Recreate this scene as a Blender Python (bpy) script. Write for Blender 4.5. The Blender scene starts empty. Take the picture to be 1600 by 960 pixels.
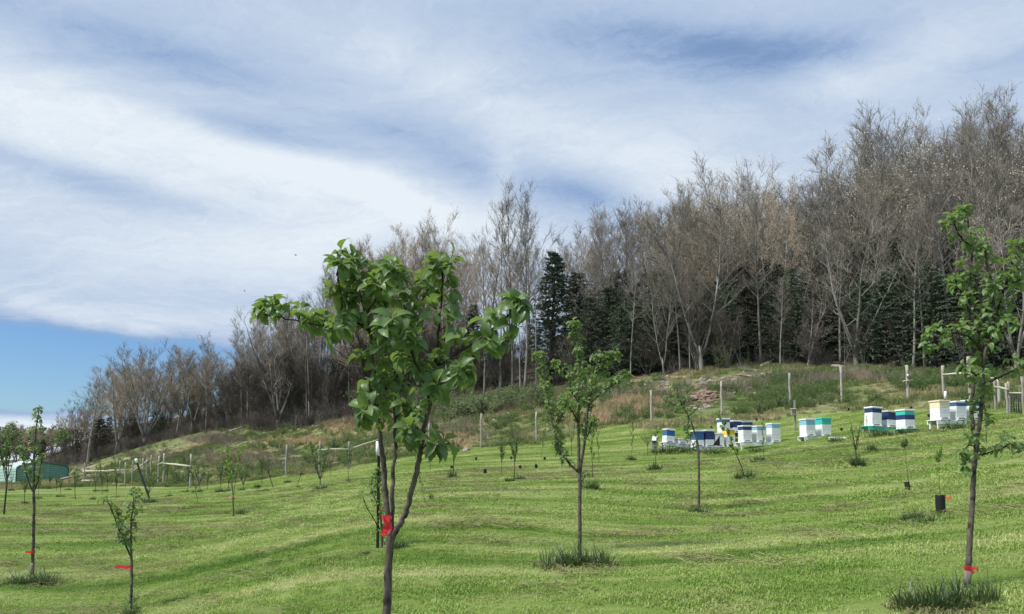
import bpy, math, random
import numpy as np
from mathutils import Vector, Matrix, noise as mnoise

S = bpy.context.scene
COL = S.collection
rad = math.radians

# ---------------------------------------------------------------- camera
F = 1200.0            # focal length in photo pixels (photo 1600 x 960)
CAMZ = 1.6
PITCH = rad(5.0)
HORIZON = 718.0
SHIFT = (HORIZON - 480.0 - F * math.tan(PITCH)) / 1600.0
cam_d = bpy.data.cameras.new('camera')
cam_d.sensor_width = 36.0
cam_d.lens = 36.0 * F / 1600.0
cam_d.shift_y = SHIFT
cam_d.clip_start = 0.05
cam_d.clip_end = 9000.0
cam = bpy.data.objects.new('camera', cam_d)
cam.location = (0, 0, CAMZ)
cam.rotation_euler = (rad(90) + PITCH, 0, 0)
COL.objects.link(cam)
S.camera = cam

# ---------------------------------------------------------------- light, exposure
SUN_EL, SUN_AZ = rad(56.0), rad(-108.0)       # azimuth from +Y (view direction), negative = to the west/left
S.view_settings.view_transform = 'Standard'
S.view_settings.look = 'None'
S.view_settings.exposure = 0.68
S.view_settings.gamma = 1.0
S.render.film_transparent = False
try:
    S.cycles.max_bounces = 6
    S.cycles.transparent_max_bounces = 6
    S.cycles.use_adaptive_sampling = True
    S.cycles.adaptive_threshold = 0.01
except Exception:
    pass
sun_d = bpy.data.lights.new('sun', 'SUN')
sun_d.energy = 3.4
sun_d.angle = rad(12.0)                       # veiled by thin cirrus
sun_d.color = (1.0, 0.955, 0.88)
sun = bpy.data.objects.new('sun', sun_d)
sdir = Vector((math.sin(SUN_AZ) * math.cos(SUN_EL), math.cos(SUN_AZ) * math.cos(SUN_EL), math.sin(SUN_EL)))
sun.rotation_euler = sdir.to_track_quat('Z', 'Y').to_euler()
sun.location = sdir * 50
COL.objects.link(sun)


# node helpers
class G:
    def __init__(self, tree):
        self.t = tree
    def n(self, typ, **kw):
        nd = self.t.nodes.new(typ)
        for k, v in kw.items():
            setattr(nd, k, v)
        return nd
    def l(self, a, b):
        self.t.links.new(a, b)
    def set(self, sock, v):
        if isinstance(v, bpy.types.NodeSocket):
            self.l(v, sock)
        else:
            sock.default_value = v
    def m(self, op, a, b=None, c=None, clamp=False):
        nd = self.n('ShaderNodeMath', operation=op)
        nd.use_clamp = clamp
        self.set(nd.inputs[0], a)
        if b is not None: self.set(nd.inputs[1], b)
        if c is not None: self.set(nd.inputs[2], c)
        return nd.outputs[0]
    def v(self, op, a, b=None):
        nd = self.n('ShaderNodeVectorMath', operation=op)
        self.set(nd.inputs[0], a)
        if b is not None: self.set(nd.inputs[1], b)
        return nd.outputs[0]
    def noise(self, vec, scale=1.0, detail=3.0, rough=0.55, dist=0.0):
        nd = self.n('ShaderNodeTexNoise')
        if vec is not None: self.l(vec, nd.inputs['Vector'])
        nd.inputs['Scale'].default_value = scale
        nd.inputs['Detail'].default_value = detail
        nd.inputs['Roughness'].default_value = rough
        nd.inputs['Distortion'].default_value = dist
        return nd.outputs[0]
    def ramp(self, f, stops):
        nd = self.n('ShaderNodeValToRGB')
        cr = nd.color_ramp
        while len(cr.elements) < len(stops): cr.elements.new(0.5)
        for e, (p, c) in zip(cr.elements, stops):
            e.position = p
            e.color = (*c, 1) if len(c) == 3 else c
        self.l(f, nd.inputs[0])
        return nd.outputs[0]
    def rng(self, f, a, b, c=0.0, d=1.0):
        nd = self.n('ShaderNodeMapRange')
        self.set(nd.inputs[0], f)
        for i, x in enumerate((a, b, c, d)): nd.inputs[i + 1].default_value = x
        return nd.outputs[0]
    def mix(self, f, a, b, blend='MIX'):
        nd = self.n('ShaderNodeMix', data_type='RGBA', blend_type=blend)
        self.set(nd.inputs[0], f)
        self.set(nd.inputs[6], a if not isinstance(a, tuple) else (*a[:3], 1))
        self.set(nd.inputs[7], b if not isinstance(b, tuple) else (*b[:3], 1))
        return nd.outputs[2]
    def attr(self, name):
        nd = self.n('ShaderNodeAttribute', attribute_name=name)
        return nd.outputs['Fac']


# ---------------------------------------------------------------- world: daylight sky with cirrus
W = bpy.data.worlds.new('World')
S.world = W
W.use_nodes = True
W.node_tree.nodes.clear()
g = G(W.node_tree)
sky = g.n('ShaderNodeTexSky')
sky.sky_type = 'NISHITA'
sky.sun_disc = False
sky.sun_elevation = SUN_EL
sky.sun_rotation = SUN_AZ
sky.altitude = 200
sky.air_density = 1.0
sky.dust_density = 0.5
SKY_K = 0.10
sky_c = g.v('SCALE', sky.outputs[0]); W.node_tree.nodes[-1].inputs['Scale'].default_value = SKY_K
tc = g.n('ShaderNodeTexCoord')
dirv = g.v('NORMALIZE', tc.outputs['Generated'])
sp = g.n('ShaderNodeSeparateXYZ'); g.l(dirv, sp.inputs[0])
az = g.m('ARCTAN2', sp.outputs[0], sp.outputs[1])
el = g.m('ARCSINE', sp.outputs[2])
# the cirrus sheet lies high and flat: project the view ray on a plane
hz = g.m('ADD', g.m('MAXIMUM', sp.outputs[2], 0.0), 0.16)
px_ = g.m('DIVIDE', sp.outputs[0], hz)
py_ = g.m('DIVIDE', sp.outputs[1], hz)
cv = g.n('ShaderNodeCombineXYZ'); g.l(px_, cv.inputs[0]); g.l(py_, cv.inputs[1])
# warp
wn = g.n('ShaderNodeTexNoise'); g.l(cv.outputs[0], wn.inputs['Vector'])
wn.inputs['Scale'].default_value = 0.8; wn.inputs['Detail'].default_value = 7; wn.inputs['Roughness'].default_value = 0.6
wv = g.v('SCALE', g.v('SUBTRACT', wn.outputs['Color'], (0.5, 0.5, 0.5)))
W.node_tree.nodes[-1].inputs['Scale'].default_value = 1.6
warped = g.v('ADD', cv.outputs[0], wv)
def fib(rot, sx, sy, scale, detail, rough):
    mp = g.n('ShaderNodeMapping'); g.l(warped, mp.inputs['Vector'])
    mp.inputs['Rotation'].default_value = (0, 0, rad(rot))
    mp.inputs['Scale'].default_value = (sx, sy, 1)
    return g.noise(mp.outputs[0], scale, detail, rough, 0.3)
big = fib(-24, 0.45, 1.0, 0.8, 7, 0.58)
fine = fib(-28, 0.50, 1.3, 2.4, 10, 0.66)
wisp = fib(20, 0.45, 1.4, 5.0, 9, 0.68)
# large cloud masses: soft banks in azimuth / elevation (degrees of the sky), their rims torn by the noise
warp_s = g.n('ShaderNodeSeparateXYZ'); g.l(wv, warp_s.inputs[0])
azw = g.m('ADD', az, g.m('MULTIPLY', warp_s.outputs[0], 0.075))
elw = g.m('ADD', el, g.m('MULTIPLY', warp_s.outputs[1], 0.050))
def bank(px, py, a, b, ang, w):
    # position given in degrees derived from the picture: azimuth, elevation
    a0 = math.atan((px - 800) / F)
    e0 = math.atan((HORIZON - py) / F * math.cos(a0))
    ca, sa = math.cos(rad(ang)), math.sin(rad(ang))
    da = g.m('SUBTRACT', azw, a0); de = g.m('SUBTRACT', elw, e0)
    ra, rb = a / F, b / F
    p = g.m('MULTIPLY_ADD', da, ca / ra, g.m('MULTIPLY', de, -sa / ra))
    q = g.m('MULTIPLY_ADD', da, sa / rb, g.m('MULTIPLY', de, ca / rb))
    r2 = g.m('MULTIPLY_ADD', p, p, g.m('MULTIPLY', q, q))
    return g.m('MULTIPLY', g.m('EXPONENT', g.m('MULTIPLY', r2, -1.0)), w)
BANKS = [
    (40, 180, 300, 62, 12, .46), (430, 250, 270, 38, 12, .46), (650, 300, 170, 36, 16, .30),
    (120, 385, 330, 70, 3, .24), (420, 390, 230, 60, 6, .20), (200, 492, 280, 22, 4, .42),
    (620, 95, 300, 45, 14, .14), (900, 200, 260, 50, 18, .22), (1130, 255, 170, 55, 22, .22),
    (1380, 105, 260, 34, -4, .22), (1500, 40, 160, 40, -10, .16), (790, 270, 24, 60, 0, .20), (1030, 280, 60, 60, 0, .16),
    (60, 668, 160, 34, 0, .85), (1350, 190, 160, 50, 10, .10), (640, 380, 240, 70, 8, .22), (880, 350, 120, 50, 10, .18),
    (400, 195, 150, 16, 6, -.34), (130, 280, 190, 20, 6, -.36), (520, 300, 120, 14, 12, -.14), (930, 290, 90, 34, 20, -.22),
    (1200, 60, 330, 34, 10, -.24), (1250, 150, 110, 26, 16, -.22), (60, 30, 220, 34, 4, -.14), (230, 585, 460, 58, 4, -1.35),
    (700, 230, 110, 26, 14, -.16), (300, 90, 160, 26, 10, -.10),
]
dens = g.m('ADD', 0.32, g.m('MULTIPLY', g.m('SUBTRACT', big, 0.5), 0.55))
for b in BANKS:
    dens = g.m('ADD', dens, bank(*b[:5], b[5] * 1.3))
puff = g.noise(g.v('ADD', warped, g.v('SCALE', wv)), 11.0, 8, 0.7, 0.4)
tex = g.m('ADD', g.m('MULTIPLY', g.m('SUBTRACT', fine, 0.5), 1.35), g.m('MULTIPLY', g.m('SUBTRACT', wisp, 0.5), 0.9))
tex = g.m('ADD', tex, g.m('MULTIPLY', g.m('SUBTRACT', puff, 0.5), 0.42))
amp = g.m('MAXIMUM', g.m('ADD', 0.30, g.m('MULTIPLY', dens, 0.45)), 0.0)
dens = g.m('ADD', dens, g.m('MULTIPLY', tex, amp))
cov = g.rng(dens, -0.42, 0.26)
g.t.nodes[-1].interpolation_type = 'SMOOTHSTEP'
dens = g.rng(dens, -0.02, 1.0)
cloud_c = g.mix(dens, (0.192, 0.276, 0.425), (0.505, 0.550, 0.592))
sky_b = g.v('MULTIPLY', sky_c, (0.42, 0.57, 0.76))
skycol = g.mix(cov, sky_b, cloud_c)
bg = g.n('ShaderNodeBackground'); g.l(skycol, bg.inputs[0]); bg.inputs[1].default_value = 1.0
wo = g.n('ShaderNodeOutputWorld'); g.l(bg.outputs[0], wo.inputs[0])

# ---------------------------------------------------------------- projection helpers and terrain
CP, SP = math.cos(PITCH), math.sin(PITCH)
def ray(px, py):
    a = (px - 800.0) / F
    b = -(py - 480.0 - 1600.0 * SHIFT) / F
    return Vector((a, CP - b * SP, SP + b * CP))      # per unit of camera depth
def at(px, py, d):
    """world point on the pixel's ray at ground distance Y = d"""
    r = ray(px, py)
    return Vector((r.x * d / r.y, d, CAMZ + r.z * d / r.y))
def pix(X, Y, Z):
    z = Z - CAMZ
    dep = Y * CP + z * SP
    up = -Y * SP + z * CP
    return 800 + F * X / dep, 480 + 1600 * SHIFT - F * up / dep

CTRL = [  # photo x, photo y of ground there, distance in metres
    (603, 1195, 4), (905, 862, 9), (1512, 915, 5.6), (50, 900, 12), (205, 955, 9), (5, 803, 23), (365, 805, 21),
    (592, 860, 9.5), (1092, 800, 13.5), (1470, 803, 9.5), (1420, 768, 13), (1340, 728, 18), (1187, 722, 22), (1170, 745, 18),
    (1025, 738, 22), (1360, 705, 21), (1600, 760, 10.5), (1560, 700, 17), (1600, 800, 8.6), (1600, 960, 4.7), (1100, 960, 5.5),
    (800, 960, 6.1), (1400, 960, 4.95), (400, 960, 7.6), (0, 960, 8.9), (925, 762, 16), (805, 752, 20), (710, 747, 22),
    (660, 790, 14), (500, 766, 26), (545, 755, 28), (310, 790, 24), (235, 785, 28), (120, 782, 38), (60, 774, 46),
    (60, 757, 84), (110, 755, 82), (140, 750, 90), (60, 754, 92), (200, 755, 66), (297, 757, 62), (200, 722, 98), (130, 727, 130), (40, 735, 150),
    (1060, 703, 37), (1110, 705, 35), (1185, 702, 34), (1275, 690, 31), (1390, 677, 29.5), (1490, 672, 27), (1600, 655, 25),
    (752, 700, 45), (838, 688, 47), (447, 745, 50), (500, 738, 50), (590, 722, 48), (670, 710, 46),
    (1018, 662, 46), (1128, 650, 45), (1235, 640, 44), (1316, 632, 43), (1420, 625, 41), (1475, 620, 39), (1577, 645, 31), (1700, 640, 28),
    (1560, 590, 54), (1340, 572, 60), (1100, 578, 65), (980, 590, 68), (820, 612, 74), (690, 625, 82), (560, 648, 90), (430, 668, 97),
    (300, 676, 115), (220, 695, 125), (1750, 585, 50), (1900, 590, 46),
]
pts, vals = [], []
def tps_in(u, ld):
    return (u * 2.2, ld)
for px, py, d in CTRL:
    p = at(px, py, d)
    pts.append(tps_in(p.x / d, math.log(d))); vals.append((p.z - CAMZ) / d)
def zc(px, d, z):
    pts.append(tps_in((px - 800) / F, math.log(d))); vals.append((z - CAMZ) / d)
for px, z in ((0, -0.12), (400, -0.06), (800, 0.06), (1200, 0.2), (1600, 0.38)):
    zc(px, 2.6, z)
# plateau behind the wood's edge
for px, d, py in ((1560, 54, 590), (1340, 60, 572), (1100, 65, 578), (980, 68, 590), (820, 74, 612), (690, 82, 625), (560, 90, 648), (430, 97, 668), (300, 115, 676), (220, 125, 695), (130, 130, 727), (1750, 50, 585)):
    ze = at(px, py, d).z
    zc(px, d * 1.28, ze + (.062 if px > 900 else .075 if px > 350 else .035) * d); zc(px, d * 1.7, ze + (.10 if px > 900 else .12 if px > 350 else .05) * d); zc(px, d * 2.6, ze + .05 * d)
for px, d, z in ((-100, 200, -1.5), (60, 210, -1.0), (200, 260, 0.0), (-200, 60, -1.2), (-200, 20, -0.2), (-250, 9, -0.25)):
    zc(px, d, z)
pts = np.array(pts); vals = np.array(vals)
def _phi(r2):
    return np.where(r2 > 1e-12, 0.5 * r2 * np.log(np.maximum(r2, 1e-12)), 0.0)
n_ = len(pts)
K = _phi(((pts[:, None] - pts[None]) ** 2).sum(-1)) + np.eye(n_) * 0.004
P_ = np.hstack([np.ones((n_, 1)), pts])
A_ = np.vstack([np.hstack([K, P_]), np.hstack([P_.T, np.zeros((3, 3))])])
SOL = np.linalg.solve(A_, np.concatenate([vals, np.zeros(3)]))
def terrain_np(X, Y):
    X = np.asarray(X, float); Y = np.asarray(Y, float)
    d = np.clip(Y, 2.6, 260.0)
    wide = np.where(Y < 2.6, 2.6 + (2.6 - Y) * 1.5, Y)
    u = np.clip(X / wide, -0.92, 0.92)
    q = np.stack([u * 2.2, np.log(d)], -1).reshape(-1, 2)
    out = np.empty(len(q))
    for i in range(0, len(q), 20000):
        c = q[i:i + 20000]
        r2 = ((c[:, None] - pts[None]) ** 2).sum(-1)
        out[i:i + 20000] = _phi(r2) @ SOL[:n_] + SOL[n_] + c @ SOL[n_ + 1:]
    return CAMZ + (out * d.reshape(-1)).reshape(X.shape)
def ground(X, Y):
    return float(terrain_np(np.array([X]), np.array([Y]))[0])
def hit(px, py, d0=2.8, d1=240.0):
    """first meeting of a pixel's ray with the terrain"""
    ds = np.geomspace(d0, d1, 700)
    r = ray(px, py)
    X = r.x / r.y * ds; Z = CAMZ + r.z / r.y * ds
    below = Z < terrain_np(X, ds)
    if not below.any():
        i = len(ds) - 1
    else:
        i = int(np.argmax(below))
    d = ds[i] if i == 0 else 0.5 * (ds[i] + ds[i - 1])
    X = r.x / r.y * d
    return Vector((X, d, ground(X, d)))
def stand(px, d):
    """ground point at photo column px and distance d"""
    X = (px - 800) / F * d * CP
    for _ in range(4):
        z = ground(X, d)
        dep = d * CP + (z - CAMZ) * SP
        X = (px - 800) / F * dep
    return Vector((X, d, ground(X, d)))

# distance of the mown boundary and of the wood's edge by photo column
MOW = np.array([(-400, 70), (0, 64), (200, 62), (300, 58), (450, 50), (560, 48), (700, 46), (840, 45), (900, 47), (960, 48), (1020, 44), (1130, 42), (1240, 41.5), (1320, 40), (1420, 37), (1480, 34), (1600, 33), (1900, 30)], float)
EDGE = np.array([(-400, 150), (40, 148), (130, 130), (220, 122), (300, 112), (430, 95), (560, 88), (690, 80), (820, 73), (980, 66), (1100, 63.5), (1340, 59), (1560, 53), (1750, 49), (2100, 44)], float)
def d_mow(px): return np.interp(px, MOW[:, 0], MOW[:, 1])
def d_edge(px): return np.interp(px, EDGE[:, 0], EDGE[:, 1])


# ---------------------------------------------------------------- mesh helpers
class MB:
    def __init__(self):
        self.v = []; self.f = []; self.mi = []
    def add(self, vs, fs, m=0):
        o = len(self.v)
        self.v.extend([tuple(x) for x in vs])
        self.f.extend([tuple(i + o for i in f) for f in fs])
        self.mi.extend([m] * len(fs))
    def tube(self, P, R, n=6, m=0, cap=True):
        P = [Vector(p) for p in P]
        if isinstance(R, (int, float)): R = [R] * len(P)
        o = len(self.v)
        t0 = (P[1] - P[0]).normalized()
        a = t0.orthogonal().normalized()
        for i, p in enumerate(P):
            if i == 0: t = P[1] - P[0]
            elif i == len(P) - 1: t = P[-1] - P[-2]
            else: t = P[i + 1] - P[i - 1]
            t = t.normalized() if t.length > 1e-9 else t0
            a = a - t * a.dot(t)
            a = a.normalized() if a.length > 1e-6 else t.orthogonal().normalized()
            b = t.cross(a)
            for k in range(n):
                an = 2 * math.pi * k / n
                self.v.append(tuple(p + (a * math.cos(an) + b * math.sin(an)) * R[i]))
        c = 0
        for i in range(len(P) - 1):
            for k in range(n):
                k2 = (k + 1) % n
                self.f.append((o + i * n + k, o + i * n + k2, o + (i + 1) * n + k2, o + (i + 1) * n + k)); c += 1
        if cap and n > 2:
            self.f.append(tuple(o + k for k in reversed(range(n)))); c += 1
            self.f.append(tuple(o + (len(P) - 1) * n + k for k in range(n))); c += 1
        self.mi.extend([m] * c)
    def spike(self, p0, p1, r, m=0):
        p0 = Vector(p0); p1 = Vector(p1)
        t = (p1 - p0)
        if t.length < 1e-6: return
        a = t.orthogonal().normalized(); b = t.normalized().cross(a)
        o = len(self.v)
        for k in range(3):
            an = 2.0944 * k
            self.v.append(tuple(p0 + (a * math.cos(an) + b * math.sin(an)) * r))
        self.v.append(tuple(p1))
        self.f += [(o, o + 1, o + 3), (o + 1, o + 2, o + 3), (o + 2, o, o + 3)]
        self.mi += [m] * 3
    def box(self, c, s, m=0, rot=None, bev=0.0):
        c = Vector(c); hx, hy, hz = s[0] / 2, s[1] / 2, s[2] / 2
        if bev <= 0:
            vs = [Vector((x, y, z)) for x in (-hx, hx) for y in (-hy, hy) for z in (-hz, hz)]
            fs = [(0, 1, 3, 2), (4, 6, 7, 5), (0, 4, 5, 1), (2, 3, 7, 6), (0, 2, 6, 4), (1, 5, 7, 3)]
        else:
            b = bev
            vs = []; 
            ring = [(-hx + b, -hy), (hx - b, -hy), (hx, -hy + b), (hx, hy - b), (hx - b, hy), (-hx + b, hy), (-hx, hy - b), (-hx, -hy + b)]
            inn = [(x * (hx - b) / hx, y * (hy - b) / hy) for x, y in ring]
            for z, rg in ((-hz, inn), (-hz + b, ring), (hz - b, ring), (hz, inn)):
                vs += [Vector((x, y, z)) for x, y in rg]
            fs = [tuple(reversed(range(8))), tuple(24 + k for k in range(8))]
            for L in range(3):
                for k in range(8):
                    k2 = (k + 1) % 8
                    fs.append((L * 8 + k, L * 8 + k2, L * 8 + 8 + k2, L * 8 + 8 + k))
        if rot is not None: vs = [rot @ v for v in vs]
        self.add([c + v for v in vs], fs, m)
    def mesh(self, name, mats, smooth=True):
        me = bpy.data.meshes.new(name)
        me.from_pydata(self.v, [], self.f)
        for mt in (mats if isinstance(mats, (list, tuple)) else [mats]): me.materials.append(mt)
        if self.mi and max(self.mi) > 0: me.polygons.foreach_set('material_index', self.mi)
        if smooth: me.polygons.foreach_set('use_smooth', [True] * len(me.polygons))
        me.update()
        return me
    def build(self, name, mats, parent=None, smooth=True, loc=None):
        return link(name, self.mesh(name, mats, smooth), parent, loc)
def link(name, me, parent=None, loc=None):
    o = bpy.data.objects.new(name, me)
    COL.objects.link(o)
    if parent is not None: o.parent = parent
    if loc is not None: o.location = loc
    return o
def tag(o, label=None, cat=None, group=None, kind=None):
    if label: o['label'] = label
    if cat: o['category'] = cat
    if group: o['group'] = group
    if kind: o['kind'] = kind
    return o
def empty(name, loc, label, cat, group=None, rz=0.0, sc=1.0):
    o = bpy.data.objects.new(name, None)
    o.empty_display_size = 0.2
    o.location = loc; o.rotation_euler = (0, 0, rz); o.scale = (sc, sc, sc)
    COL.objects.link(o)
    return tag(o, label, cat, group)
def smooth_path(P, k=4):
    P = [Vector(p) for p in P]
    out = []
    for i in range(len(P) - 1):
        p0 = P[i - 1] if i > 0 else P[i] * 2 - P[i + 1]
        p1, p2 = P[i], P[i + 1]
        p3 = P[i + 2] if i + 2 < len(P) else P[i + 1] * 2 - P[i]
        for j in range(k):
            t = j / k
            out.append(0.5 * ((2 * p1) + (p2 - p0) * t + (2 * p0 - 5 * p1 + 4 * p2 - p3) * t * t + (3 * p1 - p0 - 3 * p2 + p3) * t ** 3))
    out.append(P[-1])
    return out
def rvec(R):
    while True:
        v = Vector((R.uniform(-1, 1), R.uniform(-1, 1), R.uniform(-1, 1)))
        if 0.05 < v.length < 1: return v.normalized()
def lerp(a, b, t): return a + (b - a) * t

# ---------------------------------------------------------------- materials
def new_mat(name):
    m = bpy.data.materials.new(name); m.use_nodes = True
    m.node_tree.nodes.clear()
    return m, G(m.node_tree)
def finish(g, col, rough=0.8, spec=0.3, bump=None, trans=None, tcol=None, metal=0.0):
    p = g.n('ShaderNodeBsdfPrincipled')
    g.set(p.inputs['Base Color'], col if not isinstance(col, tuple) else (*col, 1))
    g.set(p.inputs['Roughness'], rough)
    p.inputs['Specular IOR Level'].default_value = spec
    p.inputs['Metallic'].default_value = metal
    if bump is not None:
        b = g.n('ShaderNodeBump'); b.inputs['Strength'].default_value = bump[1]; b.inputs['Distance'].default_value = bump[2]
        g.l(bump[0], b.inputs['Height']); g.l(b.outputs[0], p.inputs['Normal'])
    o = g.n('ShaderNodeOutputMaterial')
    sh = p.outputs[0]
    if trans:
        t = g.n('ShaderNodeBsdfTranslucent'); g.set(t.inputs[0], tcol if not isinstance(tcol, tuple) else (*tcol, 1))
        mx = g.n('ShaderNodeMixShader'); mx.inputs[0].default_value = trans
        g.l(p.outputs[0], mx.inputs[1]); g.l(t.outputs[0], mx.inputs[2]); sh = mx.outputs[0]
    g.l(sh, o.inputs[0])
def pos(g): return g.n('ShaderNodeNewGeometry').outputs['Position']
def oco(g): return g.n('ShaderNodeTexCoord').outputs['Object']
def orand(g): return g.n('ShaderNodeObjectInfo').outputs['Random']
def bright(g, col, lo=0.75, hi=1.25, src=None):
    f = g.rng(src if src is not None else orand(g), 0, 1, lo, hi)
    nd = g.v('SCALE', col); g.t.nodes[-1].inputs['Scale'].default_value = 1
    g.l(f, g.t.nodes[-1].inputs['Scale'])
    return nd
def stretched(g, v, s):
    mp = g.n('ShaderNodeMapping'); g.l(v, mp.inputs['Vector']); mp.inputs['Scale'].default_value = s
    return mp.outputs[0]

def bark(name, c0, c1, c2, scale=6.0, lo=0.8, hi=1.2, fine=1.0):
    m, g = new_mat(name)
    v = stretched(g, oco(g), (1, 1, 0.25))
    f = g.noise(v, scale, 5, 0.65)
    col = g.ramp(f, [(0.3, c0), (0.52, c1), (0.72, c2)])
    b2 = g.noise(oco(g), scale * 0.35, 2, 0.5)
    col = g.mix(g.rng(b2, 0.52, 0.68), col, tuple(x * 0.62 for x in c0))
    finish(g, bright(g, col, lo, hi), 0.9, 0.15, (g.noise(v, scale * 3, 4, 0.6), 0.5, 0.01 * fine))
    return m
M = {}
M['bark'] = bark('forest_bark', (0.15, 0.14, 0.125), (0.26, 0.245, 0.22), (0.38, 0.36, 0.33), 2.2, 0.65, 1.25, 4)
M['pale_bark'] = bark('pale_bark', (0.19, 0.178, 0.158), (0.31, 0.295, 0.265), (0.43, 0.415, 0.38), 2.2, 0.8, 1.2, 4)
M['dark_bark'] = bark('dark_bark', (0.05, 0.045, 0.04), (0.09, 0.08, 0.072), (0.15, 0.14, 0.125), 2.2, 0.8, 1.2, 4)
M['apple_bark'] = bark('apple_bark', (0.060, 0.050, 0.044), (0.115, 0.098, 0.084), (0.19, 0.168, 0.145), 55.0, 0.95, 1.05, 0.35)
M['branch_bark'] = bark('young_branch_bark', (0.030, 0.024, 0.022), (0.055, 0.045, 0.040), (0.10, 0.085, 0.075), 60.0, 0.95, 1.05, 0.25)
M['sapling_bark'] = bark('sapling_bark', (0.045, 0.038, 0.032), (0.085, 0.072, 0.06), (0.15, 0.13, 0.11), 30.0, 0.8, 1.3, 0.3)
def twig(name, c, c2):
    m, g = new_mat(name)
    col = g.mix(g.noise(oco(g), 0.4, 2), c, c2)
    finish(g, bright(g, col, 0.7, 1.3), 0.9, 0.1)
    return m
M['twig'] = twig('twigs', (0.180, 0.160, 0.138), (0.25, 0.224, 0.192))
M['twig_tan'] = twig('tan_twigs', (0.26, 0.205, 0.148), (0.34, 0.275, 0.20))
M['twig_dark'] = twig('dark_twigs', (0.085, 0.075, 0.064), (0.135, 0.118, 0.10))
def leafy(name, c, c2, t, tc, rough=0.55, lo=0.7, hi=1.35, spec=0.4, nscale=1.5):
    m, g = new_mat(name)
    col = g.mix(g.noise(pos(g), nscale, 2), c, c2)
    col = bright(g, col, lo, hi)
    finish(g, col, rough, spec, None, t, tc)
    return m
M['bud_pink'] = leafy('pinkish_buds', (0.58, 0.49, 0.36), (0.72, 0.64, 0.48), 0.35, (0.42, 0.33, 0.26), nscale=0.3)
M['bud_green'] = leafy('greenish_buds', (0.52, 0.52, 0.25), (0.68, 0.66, 0.38), 0.35, (0.42, 0.42, 0.24), nscale=0.3)
M['bud_pale'] = leafy('pale_buds', (0.68, 0.63, 0.48), (0.80, 0.76, 0.60), 0.35, (0.5, 0.47, 0.4), nscale=0.3)
M['spring_leaf'] = leafy('spring_leaves', (0.17, 0.215, 0.13), (0.25, 0.29, 0.17), 0.3, (0.14, 0.22, 0.06), nscale=0.4)
M['cedar'] = leafy('cedar_foliage', (0.078, 0.115, 0.072), (0.14, 0.178, 0.112), 0.1, (0.04, 0.07, 0.03), 0.8, 0.65, 1.3, 0.2, 0.5)
M['cedar_brown'] = leafy('brownish_cedar_foliage', (0.07, 0.07, 0.052), (0.12, 0.11, 0.08), 0.1, (0.05, 0.06, 0.03), 0.8, 0.7, 1.3, 0.2, 0.5)
M['shrub_leaf'] = leafy('shrub_leaves', (0.12, 0.16, 0.075), (0.22, 0.26, 0.13), 0.3, (0.17, 0.24, 0.08), 0.7, 0.8, 1.25, 0.2, 1.2)
M['sap_leaf'] = leafy('sapling_leaves', (0.12, 0.21, 0.045), (0.23, 0.34, 0.085), 0.38, (0.28, 0.44, 0.07), 0.5, 0.8, 1.2, 0.4, 9.0)
M['dim_leaf'] = leafy('dim_sapling_leaves', (0.08, 0.135, 0.05), (0.15, 0.21, 0.08), 0.33, (0.18, 0.28, 0.06), 0.6, 0.8, 1.2, 0.3, 4.0)
# apple leaf: glossy top, paler matt underside, midrib and veins
m, g = new_mat('apple_leaf')
uvn = g.n('ShaderNodeUVMap'); su = g.n('ShaderNodeSeparateXYZ'); g.l(uvn.outputs[0], su.inputs[0])
ax = g.m('ABSOLUTE', g.m('SUBTRACT', su.outputs[0], 0.5))
rib = g.rng(ax, 0.0, 0.05, 1, 0)
vein = g.m('FRACT', g.m('ADD', g.m('MULTIPLY', su.outputs[1], 8.0), g.m('MULTIPLY', ax, -7.0)))
vein = g.rng(g.m('ABSOLUTE', g.m('SUBTRACT', vein, 0.5)), 0.0, 0.14, 0.55, 0)
rv = g.m('MAXIMUM', rib, vein)
base = g.mix(g.noise(oco(g), 25, 3), (0.066, 0.128, 0.042), (0.105, 0.185, 0.060))
base = g.mix(orand(g), base, (0.165, 0.26, 0.080))
base = g.mix(g.m('MULTIPLY', rv, 0.45), base, (0.23, 0.34, 0.12))
back = g.n('ShaderNodeNewGeometry').outputs['Backfacing']
col = g.mix(back, base, (0.20, 0.30, 0.135))
p = g.n('ShaderNodeBsdfPrincipled'); g.l(col, p.inputs['Base Color'])
p.inputs['Roughness'].default_value = 0.42; p.inputs['Specular IOR Level'].default_value = 0.45
bp = g.n('ShaderNodeBump'); bp.inputs['Strength'].default_value = 0.5; bp.inputs['Distance'].default_value = 0.004
g.l(g.m('SUBTRACT', 1.0, rv), bp.inputs['Height']); g.l(bp.outputs[0], p.inputs['Normal'])
t = g.n('ShaderNodeBsdfTranslucent'); g.set(t.inputs[0], g.mix(g.m('MULTIPLY', rv, 0.4), (0.27, 0.40, 0.08), (0.17, 0.26, 0.06)))
mx = g.n('ShaderNodeMixShader'); mx.inputs[0].default_value = 0.32
g.l(p.outputs[0], mx.inputs[1]); g.l(t.outputs[0], mx.inputs[2])
g.l(mx.outputs[0], g.n('ShaderNodeOutputMaterial').inputs[0])
M['apple_leaf'] = m

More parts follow.
